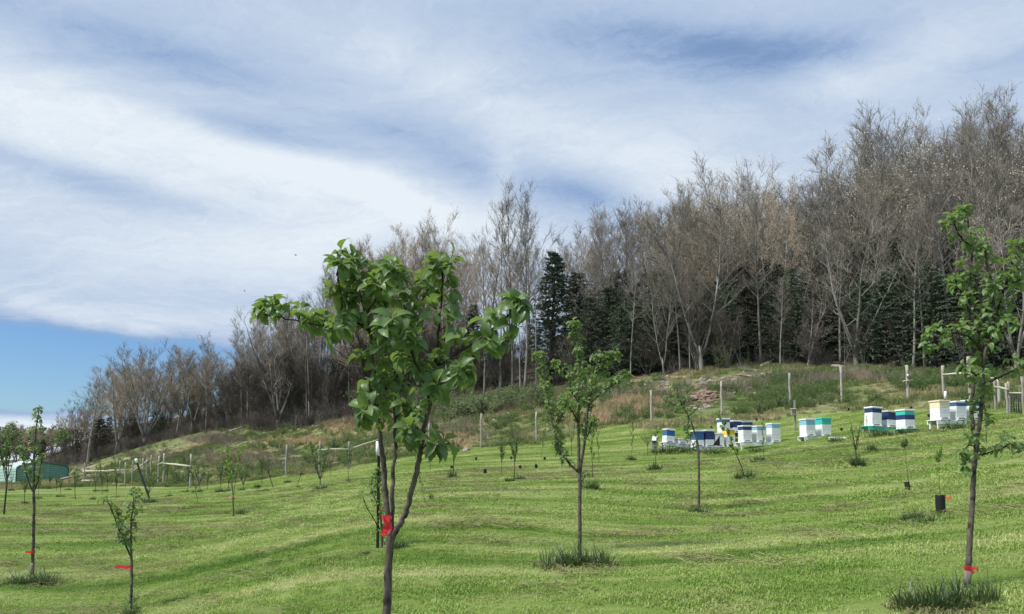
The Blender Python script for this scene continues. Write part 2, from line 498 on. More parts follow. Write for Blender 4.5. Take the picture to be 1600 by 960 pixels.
def flat(name, c, rough=0.6, spec=0.3, dirt=0.25, dc=(0.2, 0.19, 0.15), scale=7.0, metal=0.0):
    m, g = new_mat(name)
    f = g.rng(g.noise(oco(g), scale, 5, 0.65), 0.48, 0.75, 0, dirt)
    col = g.mix(f, c, dc)
    col = bright(g, col, 0.93, 1.05)
    finish(g, col, rough, spec, (g.noise(oco(g), scale * 6, 3), 0.15, 0.004), metal=metal)
    return m
M['hive_white'] = flat('white_hive_paint', (0.83, 0.84, 0.84), 0.5, 0.4, 0.22, (0.55, 0.54, 0.50), 9)
M['hive_cream'] = flat('cream_hive_paint', (0.80, 0.70, 0.47), 0.5, 0.4, 0.3, (0.6, 0.5, 0.34), 9)
M['hive_navy'] = flat('navy_hive_paint', (0.020, 0.045, 0.15), 0.45, 0.4, 0.25, (0.08, 0.10, 0.17), 9)
M['hive_blue'] = flat('blue_hive_paint', (0.035, 0.13, 0.32), 0.45, 0.4, 0.25, (0.12, 0.22, 0.36), 9)
M['hive_sky'] = flat('sky_blue_hive_paint', (0.25, 0.52, 0.68), 0.45, 0.4, 0.25, (0.4, 0.56, 0.62), 9)
M['hive_teal'] = flat('teal_hive_paint', (0.05, 0.52, 0.44), 0.45, 0.4, 0.25, (0.2, 0.52, 0.46), 9)
M['hive_yellow'] = flat('yellow_hive_paint', (0.80, 0.58, 0.03), 0.45, 0.4, 0.2, (0.6, 0.45, 0.1), 9)
M['black'] = flat('black_plastic', (0.012, 0.012, 0.014), 0.5, 0.4, 0.3, (0.06, 0.055, 0.05), 12)
M['dark_metal'] = flat('dark_metal', (0.035, 0.042, 0.038), 0.5, 0.4, 0.4, (0.09, 0.07, 0.05), 12)
M['white_paint'] = flat('white_cap_paint', (0.82, 0.83, 0.84), 0.4, 0.4, 0.15, (0.6, 0.6, 0.58), 20)
M['ribbon'] = leafy('red_flagging_tape', (0.58, 0.022, 0.035), (0.72, 0.05, 0.065), 0.35, (0.9, 0.06, 0.06), 0.35, 0.95, 1.05, 0.5, 30)
M['orange_ribbon'] = leafy('orange_flagging_tape', (0.85, 0.16, 0.04), (0.9, 0.22, 0.08), 0.3, (0.9, 0.2, 0.06), 0.35, 0.95, 1.05, 0.5, 30)
def wood(name, c0, c1, c2):
    m, g = new_mat(name)
    v = stretched(g, oco(g), (1, 1, 0.08))
    col = g.ramp(g.noise(v, 30, 5, 0.65), [(0.3, c0), (0.52, c1), (0.7, c2)])
    col = g.mix(g.rng(g.noise(oco(g), 2.5, 3), 0.5, 0.75, 0, 0.6), col, c0)
    finish(g, bright(g, col, 0.8, 1.2), 0.9, 0.15, (g.noise(v, 60, 4), 0.4, 0.006))
    return m
M['post'] = wood('weathered_post_wood', (0.20, 0.185, 0.155), (0.36, 0.34, 0.29), (0.48, 0.46, 0.40))
M['rail'] = wood('peeled_rail_wood', (0.36, 0.34, 0.26), (0.50, 0.48, 0.38), (0.62, 0.59, 0.48))
M['log'] = wood('dead_log_wood', (0.17, 0.15, 0.125), (0.29, 0.265, 0.23), (0.42, 0.39, 0.34))
def stone(name, c0, c1, c2):
    m, g = new_mat(name)
    col = g.ramp(g.noise(pos(g), 2.6, 5, 0.65), [(0.34, c0), (0.52, c1), (0.68, c2)])
    finish(g, bright(g, col, 0.75, 1.25), 0.9, 0.2, (g.noise(pos(g), 9, 4), 0.6, 0.04))
    return m
M['stone'] = stone('pale_limestone', (0.18, 0.165, 0.14), (0.31, 0.285, 0.24), (0.47, 0.44, 0.39))
M['red_stone'] = stone('reddish_rubble', (0.17, 0.115, 0.085), (0.27, 0.185, 0.14), (0.42, 0.33, 0.27))
def metal_panel(name, c):
    m, g = new_mat(name)
    col = g.mix(g.rng(g.noise(oco(g), 1.2, 4), 0.45, 0.75, 0, 0.3), c, tuple(x * 0.75 for x in c))
    finish(g, col, 0.4, 0.5)
    return m
M['shed_green'] = metal_panel('green_metal_panel', (0.15, 0.33, 0.26))
M['shed_green_lit'] = metal_panel('sunlit_green_metal_panel', (0.36, 0.54, 0.46))  # sunlit side and shaded gable painted as two tones of one green
M['shed_trim'] = metal_panel('dark_green_trim', (0.035, 0.09, 0.065))
M['shed_roof'] = metal_panel('pale_metal_roof', (0.42, 0.50, 0.47))
M['hollow'] = flat('dark_opening', (0.008, 0.008, 0.008), 0.9, 0.1, 0.0)
M['bird'] = flat('dark_feathers', (0.02, 0.02, 0.022), 0.8, 0.1, 0.1)
M['blossom'] = leafy('white_blossom', (0.80, 0.78, 0.76), (0.85, 0.80, 0.80), 0.3, (0.8, 0.75, 0.75), 0.6, 0.95, 1.05)

# lawn and hillside colours: one node group shared by the soil sheet and the blades that grow on it
gt = bpy.data.node_groups.new('turf_colour', 'ShaderNodeTree')
gt.interface.new_socket('Lawn', in_out='OUTPUT', socket_type='NodeSocketColor')
gt.interface.new_socket('Rough', in_out='OUTPUT', socket_type='NodeSocketColor')
g = G(gt)
P0 = pos(g)
big = g.noise(stretched(g, P0, (0.16, 0.30, 0.0)), 1.0, 4, 0.6)
rot = g.n('ShaderNodeMapping'); g.l(P0, rot.inputs['Vector']); rot.inputs['Rotation'].default_value = (0, 0, rad(7)); 
lowf = g.noise(stretched(g, P0, (0.06, 0.05, 0.0)), 1.0, 2)
sep = g.n('ShaderNodeSeparateXYZ'); g.l(rot.outputs[0], sep.inputs[0])
yb = g.m('ADD', sep.outputs[1], g.m('MULTIPLY', lowf, 9.0))
band = g.m('SINE', g.m('MULTIPLY', yb, 2 * math.pi / 2.1))
cb = g.n('ShaderNodeCombineXYZ'); g.l(g.m('MULTIPLY', sep.outputs[0], 0.10), cb.inputs[0]); g.l(g.m('MULTIPLY', yb, 1.35), cb.inputs[1])
streak = g.noise(cb.outputs[0], 1.0, 4, 0.6)
fine = g.noise(P0, 7.0, 4, 0.7)
cb2 = g.n('ShaderNodeCombineXYZ'); g.l(g.m('MULTIPLY', sep.outputs[0], 0.8), cb2.inputs[0]); g.l(g.m('MULTIPLY', yb, 4.5), cb2.inputs[1])
clip_n = g.noise(cb2.outputs[0], 1.0, 5, 0.65)
f = g.m('ADD', g.m('MULTIPLY', g.m('SUBTRACT', big, 0.5), 1.35), g.m('MULTIPLY', g.m('SUBTRACT', streak, 0.5), 1.5))
f = g.m('ADD', f, g.m('MULTIPLY', band, 0.10))
f = g.m('ADD', f, g.m('MULTIPLY', g.m('SUBTRACT', fine, 0.5), 0.25))
f = g.m('ADD', f, 0.5)
lawn = g.ramp(f, [(0.10, (0.075, 0.138, 0.024)), (0.38, (0.135, 0.208, 0.044)), (0.58, (0.198, 0.262, 0.078)), (0.84, (0.30, 0.325, 0.145))])
straw = g.rng(clip_n, 0.50, 0.72, 0, 0.62)
lawn = g.mix(straw, lawn, (0.27, 0.255, 0.125))
rbig = g.noise(stretched(g, P0, (0.12, 0.16, 0.1)), 1.0, 5, 0.65)
rfine = g.noise(P0, 1.6, 5, 0.7)
rf = g.m('ADD', g.m('MULTIPLY', g.m('SUBTRACT', rbig, 0.5), 1.9), g.m('ADD', 0.5, g.m('MULTIPLY', g.m('SUBTRACT', rfine, 0.5), 0.9)))
rough_c = g.ramp(rf, [(0.12, (0.065, 0.096, 0.032)), (0.36, (0.118, 0.156, 0.054)), (0.58, (0.165, 0.178, 0.082)), (0.80, (0.31, 0.265, 0.165))])
go = g.n('NodeGroupOutput')
g.l(lawn, go.inputs[0]); g.l(rough_c, go.inputs[1])

def turf(g):
    nd = g.n('ShaderNodeGroup'); nd.node_tree = gt
    return nd.outputs[0], nd.outputs[1]
m, g = new_mat('ground')
lawn, rough_c = turf(g)
P0 = pos(g)
nz = g.m('MULTIPLY', g.m('SUBTRACT', g.noise(P0, 0.5, 4, 0.65), 0.5), 0.9)
fr = g.rng(g.m('ADD', g.attr('rough'), g.m('MULTIPLY', nz, 0.5)), 0.42, 0.58)
fl = g.rng(g.m('ADD', g.attr('litter'), nz), 0.35, 0.65)
fd = g.rng(g.m('ADD', g.attr('dry'), nz), 0.35, 0.85)
fs = g.rng(g.m('ADD', g.attr('soil'), nz), 0.4, 0.65)
litter = g.ramp(g.noise(P0, 0.9, 6, 0.7), [(0.32, (0.055, 0.045, 0.034)), (0.5, (0.11, 0.095, 0.065)), (0.62, (0.12, 0.12, 0.06)), (0.75, (0.24, 0.20, 0.155))])
soil = g.ramp(g.noise(P0, 1.2, 6, 0.7), [(0.32, (0.09, 0.075, 0.05)), (0.5, (0.17, 0.135, 0.09)), (0.7, (0.32, 0.265, 0.20))])
lawn_d = g.v('SCALE', lawn); g.t.nodes[-1].inputs['Scale'].default_value = 0.86
c = g.mix(fr, lawn_d, rough_c)
c = g.mix(g.m('MULTIPLY', fd, 0.75), c, (0.36, 0.285, 0.17))
c = g.mix(fl, c, litter)
c = g.mix(fs, c, soil)
hb = g.m('ADD', g.noise(P0, 14, 4, 0.7), g.m('MULTIPLY', g.noise(P0, 2.0, 4, 0.65), g.m('MULTIPLY', g.attr('rough'), 3.0)))
finish(g, c, 0.95, 0.05, (hb, 0.8, 0.06))
M['ground'] = m
def blade_mat(name, which, k, tc, tr=0.3):
    m, g = new_mat(name)
    a = turf(g)[which]
    col = g.v('SCALE', a); g.t.nodes[-1].inputs['Scale'].default_value = k
    col = bright(g, col, 0.88, 1.14)
    tcol = g.v('MULTIPLY', a, tc)
    finish(g, col, 0.6, 0.2, None, tr, tcol)
    return m
M['lawn_blade'] = blade_mat('lawn_blades', 0, 1.72, (1.5, 1.45, 1.0))
M['rough_blade'] = blade_mat('meadow_blades', 1, 1.35, (1.4, 1.4, 1.0))
M['tuft_blade'] = leafy('tuft_blades', (0.042, 0.085, 0.030), (0.085, 0.135, 0.048), 0.22, (0.13, 0.22, 0.05), 0.45, 0.85, 1.2, 0.4, 14.0)
M['tuft_straw'] = leafy('cut_grass_straw', (0.15, 0.165, 0.07), (0.27, 0.25, 0.125), 0.2, (0.22, 0.22, 0.09), 0.8, 0.8, 1.2, 0.2, 20.0)
M['dry_blade'] = leafy('dry_grass_blades', (0.40, 0.31, 0.18), (0.52, 0.42, 0.27), 0.25, (0.45, 0.34, 0.2), 0.8, 0.8, 1.2, 0.2, 3.0)
M['whitewash'] = bark('worn_whitewash', (0.11, 0.095, 0.08), (0.20, 0.18, 0.16), (0.30, 0.28, 0.25), 40.0, 0.95, 1.05, 0.3)
# ---------------------------------------------------------------- ground sheet
us = np.concatenate([[-12, -6, -3.2, -2, -1.5, -1.25], np.linspace(-1.05, 1.05, 330), [1.25, 1.5, 2, 3.2, 6, 12]])
ys = np.concatenate([[-60, -30, -14, -7, -3, -1, 0.4, 1.4, 2.2], np.geomspace(2.8, 260, 380), [300, 380, 520, 800, 1500, 3000]])
UU, YY = np.meshgrid(us, ys)
WW = np.where(YY < 2.6, 2.6 + (2.6 - YY) * 0.35, YY)
XX = UU * WW
ZZ = terrain_np(XX, YY)
PXX = 800 + F * UU
# coarser ground: small swells of the unmown hillside
rough_a = np.clip((YY - np.interp(PXX, MOW[:, 0], MOW[:, 1])) / 3.0 + 0.5, 0, 1)
edge_a = np.clip((YY - np.interp(PXX, EDGE[:, 0], EDGE[:, 1])) / 6.0 + 0.5, 0, 1)
far_a = np.clip((330 - YY) / 60, 0, 1)
def nz3(x, y, s): return mnoise.noise(Vector((x * s, y * s, 3.7)))
def micro(x, y, ro):
    return 0.035 * nz3(x, y, 0.55) + 0.012 * nz3(x, y, 1.9) + ro * (0.30 * nz3(x, y, 0.16) + 0.16 * nz3(x, y, 0.6))
MIC = np.zeros_like(ZZ)
for i in range(len(ys)):
    if ys[i] > 320 or ys[i] < -10: continue
    for j in range(len(us)):
        MIC[i, j] = micro(XX[i, j], YY[i, j], rough_a[i, j])
ZZ = ZZ + MIC * far_a
def blob(list_, wob=1.0):
    a = np.zeros_like(ZZ)
    for px, py, rx, ry in list_:
        c = hit(px, py)
        PY = 480 + 1600 * SHIFT - F * ((-YY * SP + (ZZ - CAMZ) * CP) / np.maximum(YY * CP + (ZZ - CAMZ) * SP, 0.5))
        r = ((PXX - px) / rx) ** 2 + ((PY - py) / ry) ** 2
        w = np.exp(-r) * (np.abs(YY - c.y) < max(8, c.y * 0.25))
        a = np.maximum(a, w)
    return a
dry_a = blob([(570, 668, 80, 14), (470, 690, 90, 10), (985, 632, 45, 16), (700, 690, 60, 14), (1010, 640, 30, 14), (930, 655, 60, 12)])
SOIL = [(1095, 622, 26, 11), (1128, 600, 48, 9), (1190, 588, 60, 6), (1040, 610, 18, 7), (1265, 585, 55, 6), (330, 690, 60, 4)]
soil_a = blob(SOIL)
def on_soil(p, lim=.38):
    x, y = pix(p[0], p[1], p[2])
    return any(math.exp(-((x - q[0]) / q[2]) ** 2 - ((y - q[1]) / q[3]) ** 2) > lim for q in SOIL[:4])
litter_a = np.clip(edge_a + 0.25 * blob([(430, 655, 110, 14), (740, 640, 90, 14), (1050, 630, 60, 10), (300, 700, 120, 8)]), 0, 1)
nr, nc = ZZ.shape
vs = np.stack([XX, YY, ZZ], -1).reshape(-1, 3)
ii, jj = np.meshgrid(np.arange(nr - 1), np.arange(nc - 1), indexing='ij')
a = (ii * nc + jj).reshape(-1)
faces = np.stack([a, a + 1, a + nc + 1, a + nc], -1)
me = bpy.data.meshes.new('ground')
me.vertices.add(len(vs)); me.vertices.foreach_set('co', vs.reshape(-1))
me.loops.add(len(faces) * 4); me.loops.foreach_set('vertex_index', faces.reshape(-1))
me.polygons.add(len(faces)); me.polygons.foreach_set('loop_start', np.arange(0, len(faces) * 4, 4)); me.polygons.foreach_set('loop_total', np.full(len(faces), 4))
me.polygons.foreach_set('use_smooth', np.ones(len(faces), bool))
me.update(calc_edges=True); me.validate()
for nm, arr in (('rough', rough_a), ('litter', litter_a), ('dry', dry_a), ('soil', soil_a)):
    at_ = me.attributes.new(nm, 'FLOAT', 'POINT'); at_.data.foreach_set('value', arr.reshape(-1).astype(np.float32))
me.materials.append(M['ground'])
tag(link('ground', me), 'mown green orchard grass rising into a rough hillside', None, None, 'structure')
def gz(x, y):
    """ground height with its small swells"""
    w = max(y, 2.6); p_ = 800 + F * x / w
    ro = min(1, max(0, (y - float(d_mow(p_))) / 3.0 + 0.5))
    return ground(x, y) + micro(x, y, ro)
def put(p, sink=0.0):
    return Vector((p.x, p.y, gz(p.x, p.y) - sink))

# ---------------------------------------------------------------- woodland trees
def stem_path(R, p0, d0, L, n, bend, wob):
    P = [Vector(p0)]; d = Vector(d0).normalized()
    st = L / n
    for i in range(n):
        d = (d + Vector((0, 0, bend)) + rvec(R) * wob).normalized()
        P.append(P[-1] + d * st)
    return P
def path_at(P, t):
    f = t * (len(P) - 1); i = min(int(f), len(P) - 2); f -= i
    return P[i].lerp(P[i + 1], f), (P[i + 1] - P[i]).normalized()
def bare_tree(seed, H, r0, split=0.0, nst=1, spread=0.3, cs=0.4, npr=18, plen=0.26, a0=62, a1=22, tw=1.0, bud=0, budsize=0.1, bend=0.08, snag=0, wob=0.05):
    """trunk with its limbs (bark) and crown of twigs (and opening buds); heights in metres"""
    R = random.Random(seed)
    T, C = MB(), MB()
    stems = []
    if nst <= 1:
        P = stem_path(R, (0, 0, -0.3), (R.uniform(-.04, .04), R.uniform(-.04, .04), 1), H, 12, 0.03, wob)
        stems.append((P, r0, H, cs))
        T.tube(P, [r0 * (1 - 0.93 * (i / 12) ** 0.9) * (1.25 if i == 0 else 1) for i in range(13)], 7)
    else:
        hs = split * H
        P = stem_path(R, (0, 0, -0.3), (R.uniform(-.05, .05), R.uniform(-.05, .05), 1), hs + 0.3, 4, 0.03, 0.04)
        T.tube(P, [r0 * (1.35, 1.05, .95, .80, .45)[i] for i in range(5)], 8)
        ph = R.uniform(0, 6.28)
        for k in range(nst):
            an = ph + 6.283 * k / nst + R.uniform(-.4, .4)
            s = spread * R.uniform(0.6, 1.25)
            L = (H - hs) * R.uniform(0.82, 1.0)
            Q = stem_path(R, P[2].lerp(P[4], R.uniform(.0, .75)) - Vector((0, 0, 0.1)), (math.cos(an) * s, math.sin(an) * s, 1), L, 11, 0.06, wob * 1.6)
            rs = r0 * R.uniform(0.55, 0.75)
            T.tube(Q, [rs * (1 - 0.93 * (i / 11) ** 0.85) for i in range(12)], 6)
            stems.append((Q, rs, L, 0.22))
    np_ = max(6, int(npr / len(stems) * (1 if nst <= 1 else 1.35)))
    ga = R.uniform(0, 6)
    for Q, rs, L, c0 in stems:
        for k in range(np_):
            t = lerp(c0, 0.985, (k + R.random() * 0.8) / np_)
            p, d = path_at(Q, t)
            ga += 2.4 + R.uniform(-.5, .5)
            an = rad(lerp(a0, a1, ((t - c0) / (1 - c0)) ** 0.8)) * R.uniform(.8, 1.2)
            side = Vector((math.cos(ga), math.sin(ga), 0))
            bd = d * math.cos(an) + side * math.sin(an)
            tt = (t - c0) / (1 - c0)
            BL = H * plen * (0.35 + 0.65 * (1 - tt) ** 0.7) * (0.65 + 0.5 * min(1, tt * 4)) * R.uniform(.7, 1.2)
            r1 = max(0.018, rs * (1 - 0.93 * t) * 0.55)
            BP = stem_path(R, p, bd, BL, 5, bend, 0.10)
            T.tube(BP, [r1 * (1 - 0.8 * i / 5) for i in range(6)], 4, cap=False)
            if snag and R.random() < snag: continue
            ns = int(R.uniform(5, 8) * tw)
            for q in range(ns):
                t2 = R.uniform(0.2, 1.0)
                p2, d2 = path_at(BP, t2)
                sd = (d2 + rvec(R) * 0.82 + Vector((0, 0, 0.30))).normalized()
                SL = BL * R.uniform(0.28, 0.5) * (1.15 - 0.5 * t2)
                SP_ = stem_path(R, p2, sd, SL, 2, 0.10, 0.12)
                C.tube(SP_, [r1 * 0.34 + 0.006, r1 * 0.22 + 0.005, 0.006], 3, cap=False)
                for w in range(int(R.uniform(4, 7) * tw)):
                    p3, d3 = path_at(SP_, R.uniform(0.1, 1.0))
                    td = (d3 * .9 + rvec(R) * 0.8 + Vector((0, 0, 0.28))).normalized()
                    TL = R.uniform(0.45, 1.1)
                    e = p3 + td * TL
                    C.spike(p3, e, 0.014)
                    for z in range(2):
                        f = R.uniform(.25, .9); s0 = p3.lerp(e, f)
                        e2 = s0 + (td + rvec(R) * 0.8 + Vector((0, 0, .25))).normalized() * R.uniform(.2, .5)
                        C.spike(s0, e2, 0.010)
                        if bud and R.random() < bud:
                            s = budsize * R.uniform(.6, 1.3)
                            x = rvec(R) * s; y = rvec(R) * s * 0.7
                            C.add([e2 - x * .5, e2 + y * .5, e2 + x * .6, e2 - y * .5], [(0, 1, 2, 3)], 1)
    return T, C
def conifer(seed, H, R0, levels, nb, ns, ssize, base=0.08, irregular=0.25, power=0.85, droop=0.12):
    R = random.Random(seed)
    T, C = MB(), MB()
    P = stem_path(R, (0, 0, -0.3), (R.uniform(-.03, .03), R.uniform(-.03, .03), 1), H * 0.99, 8, 0.03, 0.02)
    r0 = H * 0.013 + 0.03
    T.tube(P, [r0 * (1 - 0.92 * i / 8) for i in range(9)], 6)
    ga = R.uniform(0, 6)
    for L in range(levels):
        t = lerp(base, 0.97, (L + R.random() * 0.7) / levels)
        rr = R0 * (1 - (t - base) / (1 - base)) ** power * min(1, 0.55 + (t - base) * 4)
        for k in range(nb):
            ga += 6.283 / nb + R.uniform(-.5, .5)
            rl = rr * R.uniform(1 - irregular * 1.6, 1 + irregular) + 0.15
            p, _ = path_at(P, t)
            d = Vector((math.cos(ga), math.sin(ga), R.uniform(-.15, .45)))
            BP = stem_path(R, p, d, rl, 3, -droop * 0.3, 0.08)
            T.tube(BP, [0.03, 0.022, 0.015, 0.008], 3, cap=False)
            for s in range(ns):
                q, dd = path_at(BP, R.uniform(0.22, 1.05) if rl > .4 else R.uniform(0, 1))
                q = q + rvec(R) * 0.16 * ssize / 0.35
                x = (dd + rvec(R) * 0.9).normalized() * ssize * R.uniform(.6, 1.25)
                y = rvec(R).cross(x).normalized() * ssize * R.uniform(.22, .45)
                C.add([q - x * .45, q + y, q + x * .6, q - y * .7], [(0, 1, 2), (0, 2, 3)])
    return T, C
def leafy_tree(seed, H, crown_r, leaves, size, bark_m=None):
    T, C = bare_tree(seed, H, 0.14, 0.25, 3, 0.35, 0.3, 16, 0.28, 60, 30, 0.45, 0)
    R = random.Random(seed + 5)
    D = MB()
    src = [Vector(v) for v in C.v]
    for k in range(leaves):
        q = R.choice(src) + rvec(R) * R.uniform(0, size * 2)
        x = rvec(R) * size * R.uniform(.6, 1.3); y = rvec(R).cross(x).normalized() * size * R.uniform(.35, .7)
        D.add([q - x * .5, q + y, q + x * .5, q - y], [(0, 1, 2, 3)])
    o = len(C.f)
    C.add(D.v, D.f, 1)
    return T, C
KINDS = {}
def kind(name, tc, bark_m, crown_ms):
    T, C = tc
    KINDS.setdefault(name, []).append((T.mesh('trunk', M[bark_m]), C.mesh('crown', [M[x] for x in crown_ms], smooth=False)))
# tall single stems, 20 m
for sd in (1, 2, 3): kind('tall', bare_tree(sd, 20, 0.20, cs=0.42, npr=30, plen=0.23, a0=58, a1=20, tw=1.0), 'bark', ['twig'])
for sd in (4, 5, 6): kind('budding', bare_tree(sd, 20, 0.22, 0.30, 3, 0.22, 0.35, 30, 0.25, 68, 32, 1.0, bud=0.9, budsize=0.115), 'bark', ['twig_tan', 'bud_pink'])
for sd in (7, 8): kind('greening', bare_tree(sd, 20, 0.22, 0.35, 2, 0.2, 0.35, 30, 0.24, 66, 30, 1.0, bud=0.9, budsize=0.115), 'bark', ['twig', 'bud_green'])
for sd in (9, 10): kind('pale_budding', bare_tree(sd, 20, 0.26, 0.28, 4, 0.30, 0.3, 34, 0.25, 68, 34, 1.0, bud=0.9, budsize=0.115), 'bark', ['twig', 'bud_pale'])
for sd in (11, 12): kind('broad', bare_tree(sd, 15, 0.24, 0.12, 6, 0.42, 0.25, 44, 0.24, 60, 25, 1.0), 'bark', ['twig'])
for sd in (13, 14): kind('tan', bare_tree(sd, 14, 0.18, 0.18, 4, 0.36, 0.25, 36, 0.26, 60, 25, 1.1, bud=0.06, budsize=0.14), 'bark', ['twig_tan', 'bud_green'])
for sd in (15, 16): kind('pole', bare_tree(sd, 15, 0.13, cs=0.5, npr=20, plen=0.17, a0=60, a1=25, tw=0.8, wob=.022), 'pale_bark', ['twig'])
kind('forked_pale', bare_tree(17, 16, 0.15, 0.14, 2, 0.20, 0.4, 30, 0.24, 55, 22, 1.0), 'pale_bark', ['twig'])
kind('spreading_pale', bare_tree(23, 14, 0.15, 0.16, 5, 0.42, 0.35, 34, 0.26, 70, 30, 0.9, snag=0.15), 'pale_bark', ['twig'])
kind('leaning_pale', bare_tree(31, 10, 0.17, 0.10, 2, 0.25, 0.5, 14, 0.26, 70, 30, 0.7), 'pale_bark', ['twig'])
kind('dark_oak', bare_tree(37, 12, 0.30, 0.3, 4, 0.55, 0.2, 36, 0.30, 75, 40, 1.0), 'dark_bark', ['twig_tan'])
kind('brushy', bare_tree(41, 7, 0.07, 0.05, 6, 0.5, 0.15, 40, 0.30, 60, 25, 0.9), 'dark_bark', ['twig_dark'])
kind('brushy', bare_tree(42, 7, 0.06, 0.04, 7, 0.4, 0.15, 42, 0.28, 60, 25, 0.9), 'bark', ['twig_dark'])
for sd in (51, 52): kind('cedar', conifer(sd, 10, 2.1, 36, 7, 16, 0.23), 'dark_bark', ['cedar'])
for sd in (53, 54): kind('dark_pine', conifer(sd, 13, 4.2, 34, 8, 44, 0.20, 0.08, 0.45, 0.55, droop=0.3), 'dark_bark', ['cedar'])
for sd in (55, 56): kind('brown_cedar', conifer(sd, 10, 2.6, 30, 7, 18, 0.25, 0.15, 0.4, 0.65, droop=0.25), 'bark', ['cedar_brown'])
for sd in (61, 62): kind('leafing', leafy_tree(sd, 14, 4, 3600, 0.36), 'bark', ['twig', 'spring_leaf'])
NOM = dict(tall=20, budding=20, greening=20, pale_budding=20, broad=15, tan=14, pole=15, forked_pale=16, spreading_pale=14, leaning_pale=10, dark_oak=12, brushy=7, cedar=10, dark_pine=13, brown_cedar=10, leafing=14)
OBJN = dict(cedar='cedar_tree', dark_pine='evergreen_tree', brown_cedar='cedar_tree', leafing='leafing_tree', brushy='young_tree')
def tree(kd, p, h, label, group, R, tilt=0.0, tilt_dir=0.0, rz=None, wide=None):
    T, C = R.choice(KINDS[kd])
    o = bpy.data.objects.new(OBJN.get(kd, 'bare_tree'), None); COL.objects.link(o)
    o.empty_display_size = 0.3
    s = h / NOM[kd]
    w = s * (wide or R.uniform(.9, 1.15))
    o.scale = (w, w, s)
    o.location = (p.x, p.y, gz(p.x, p.y) - 0.05)
    o.rotation_euler = (tilt * math.cos(tilt_dir), tilt * math.sin(tilt_dir), R.uniform(0, 6.28) if rz is None else rz)
    tag(o, label, 'tree', group)
    link('trunk', T, o); link('crown', C, o)
    return o
RF = random.Random(77)
SKYL = np.array([(-300, 640), (80, 662), (130, 605), (170, 575), (200, 550), (225, 527), (255, 560), (300, 535), (340, 555), (362, 560), (380, 512), (430, 470), (470, 470), (500, 405), (545, 375), (600, 362), (660, 335), (720, 362), (755, 360), (790, 312), (830, 318), (870, 385), (930, 340), (980, 305), (1015, 320), (1050, 280), (1120, 262), (1180, 240), (1215, 268), (1250, 265), (1280, 285), (1320, 222), (1350, 200), (1400, 178), (1440, 180), (1500, 155), (1560, 160), (1640, 165), (2000, 150)], float)
def skyline(px): return float(np.interp(px, SKYL[:, 0], SKYL[:, 1]))
def height_for(p, py_top):
    r = ray(0, py_top)
    b = -(py_top - 480.0 - 1600.0 * SHIFT) / F
    return CAMZ + (SP + b * CP) / (CP - b * SP) * p.y - p.z
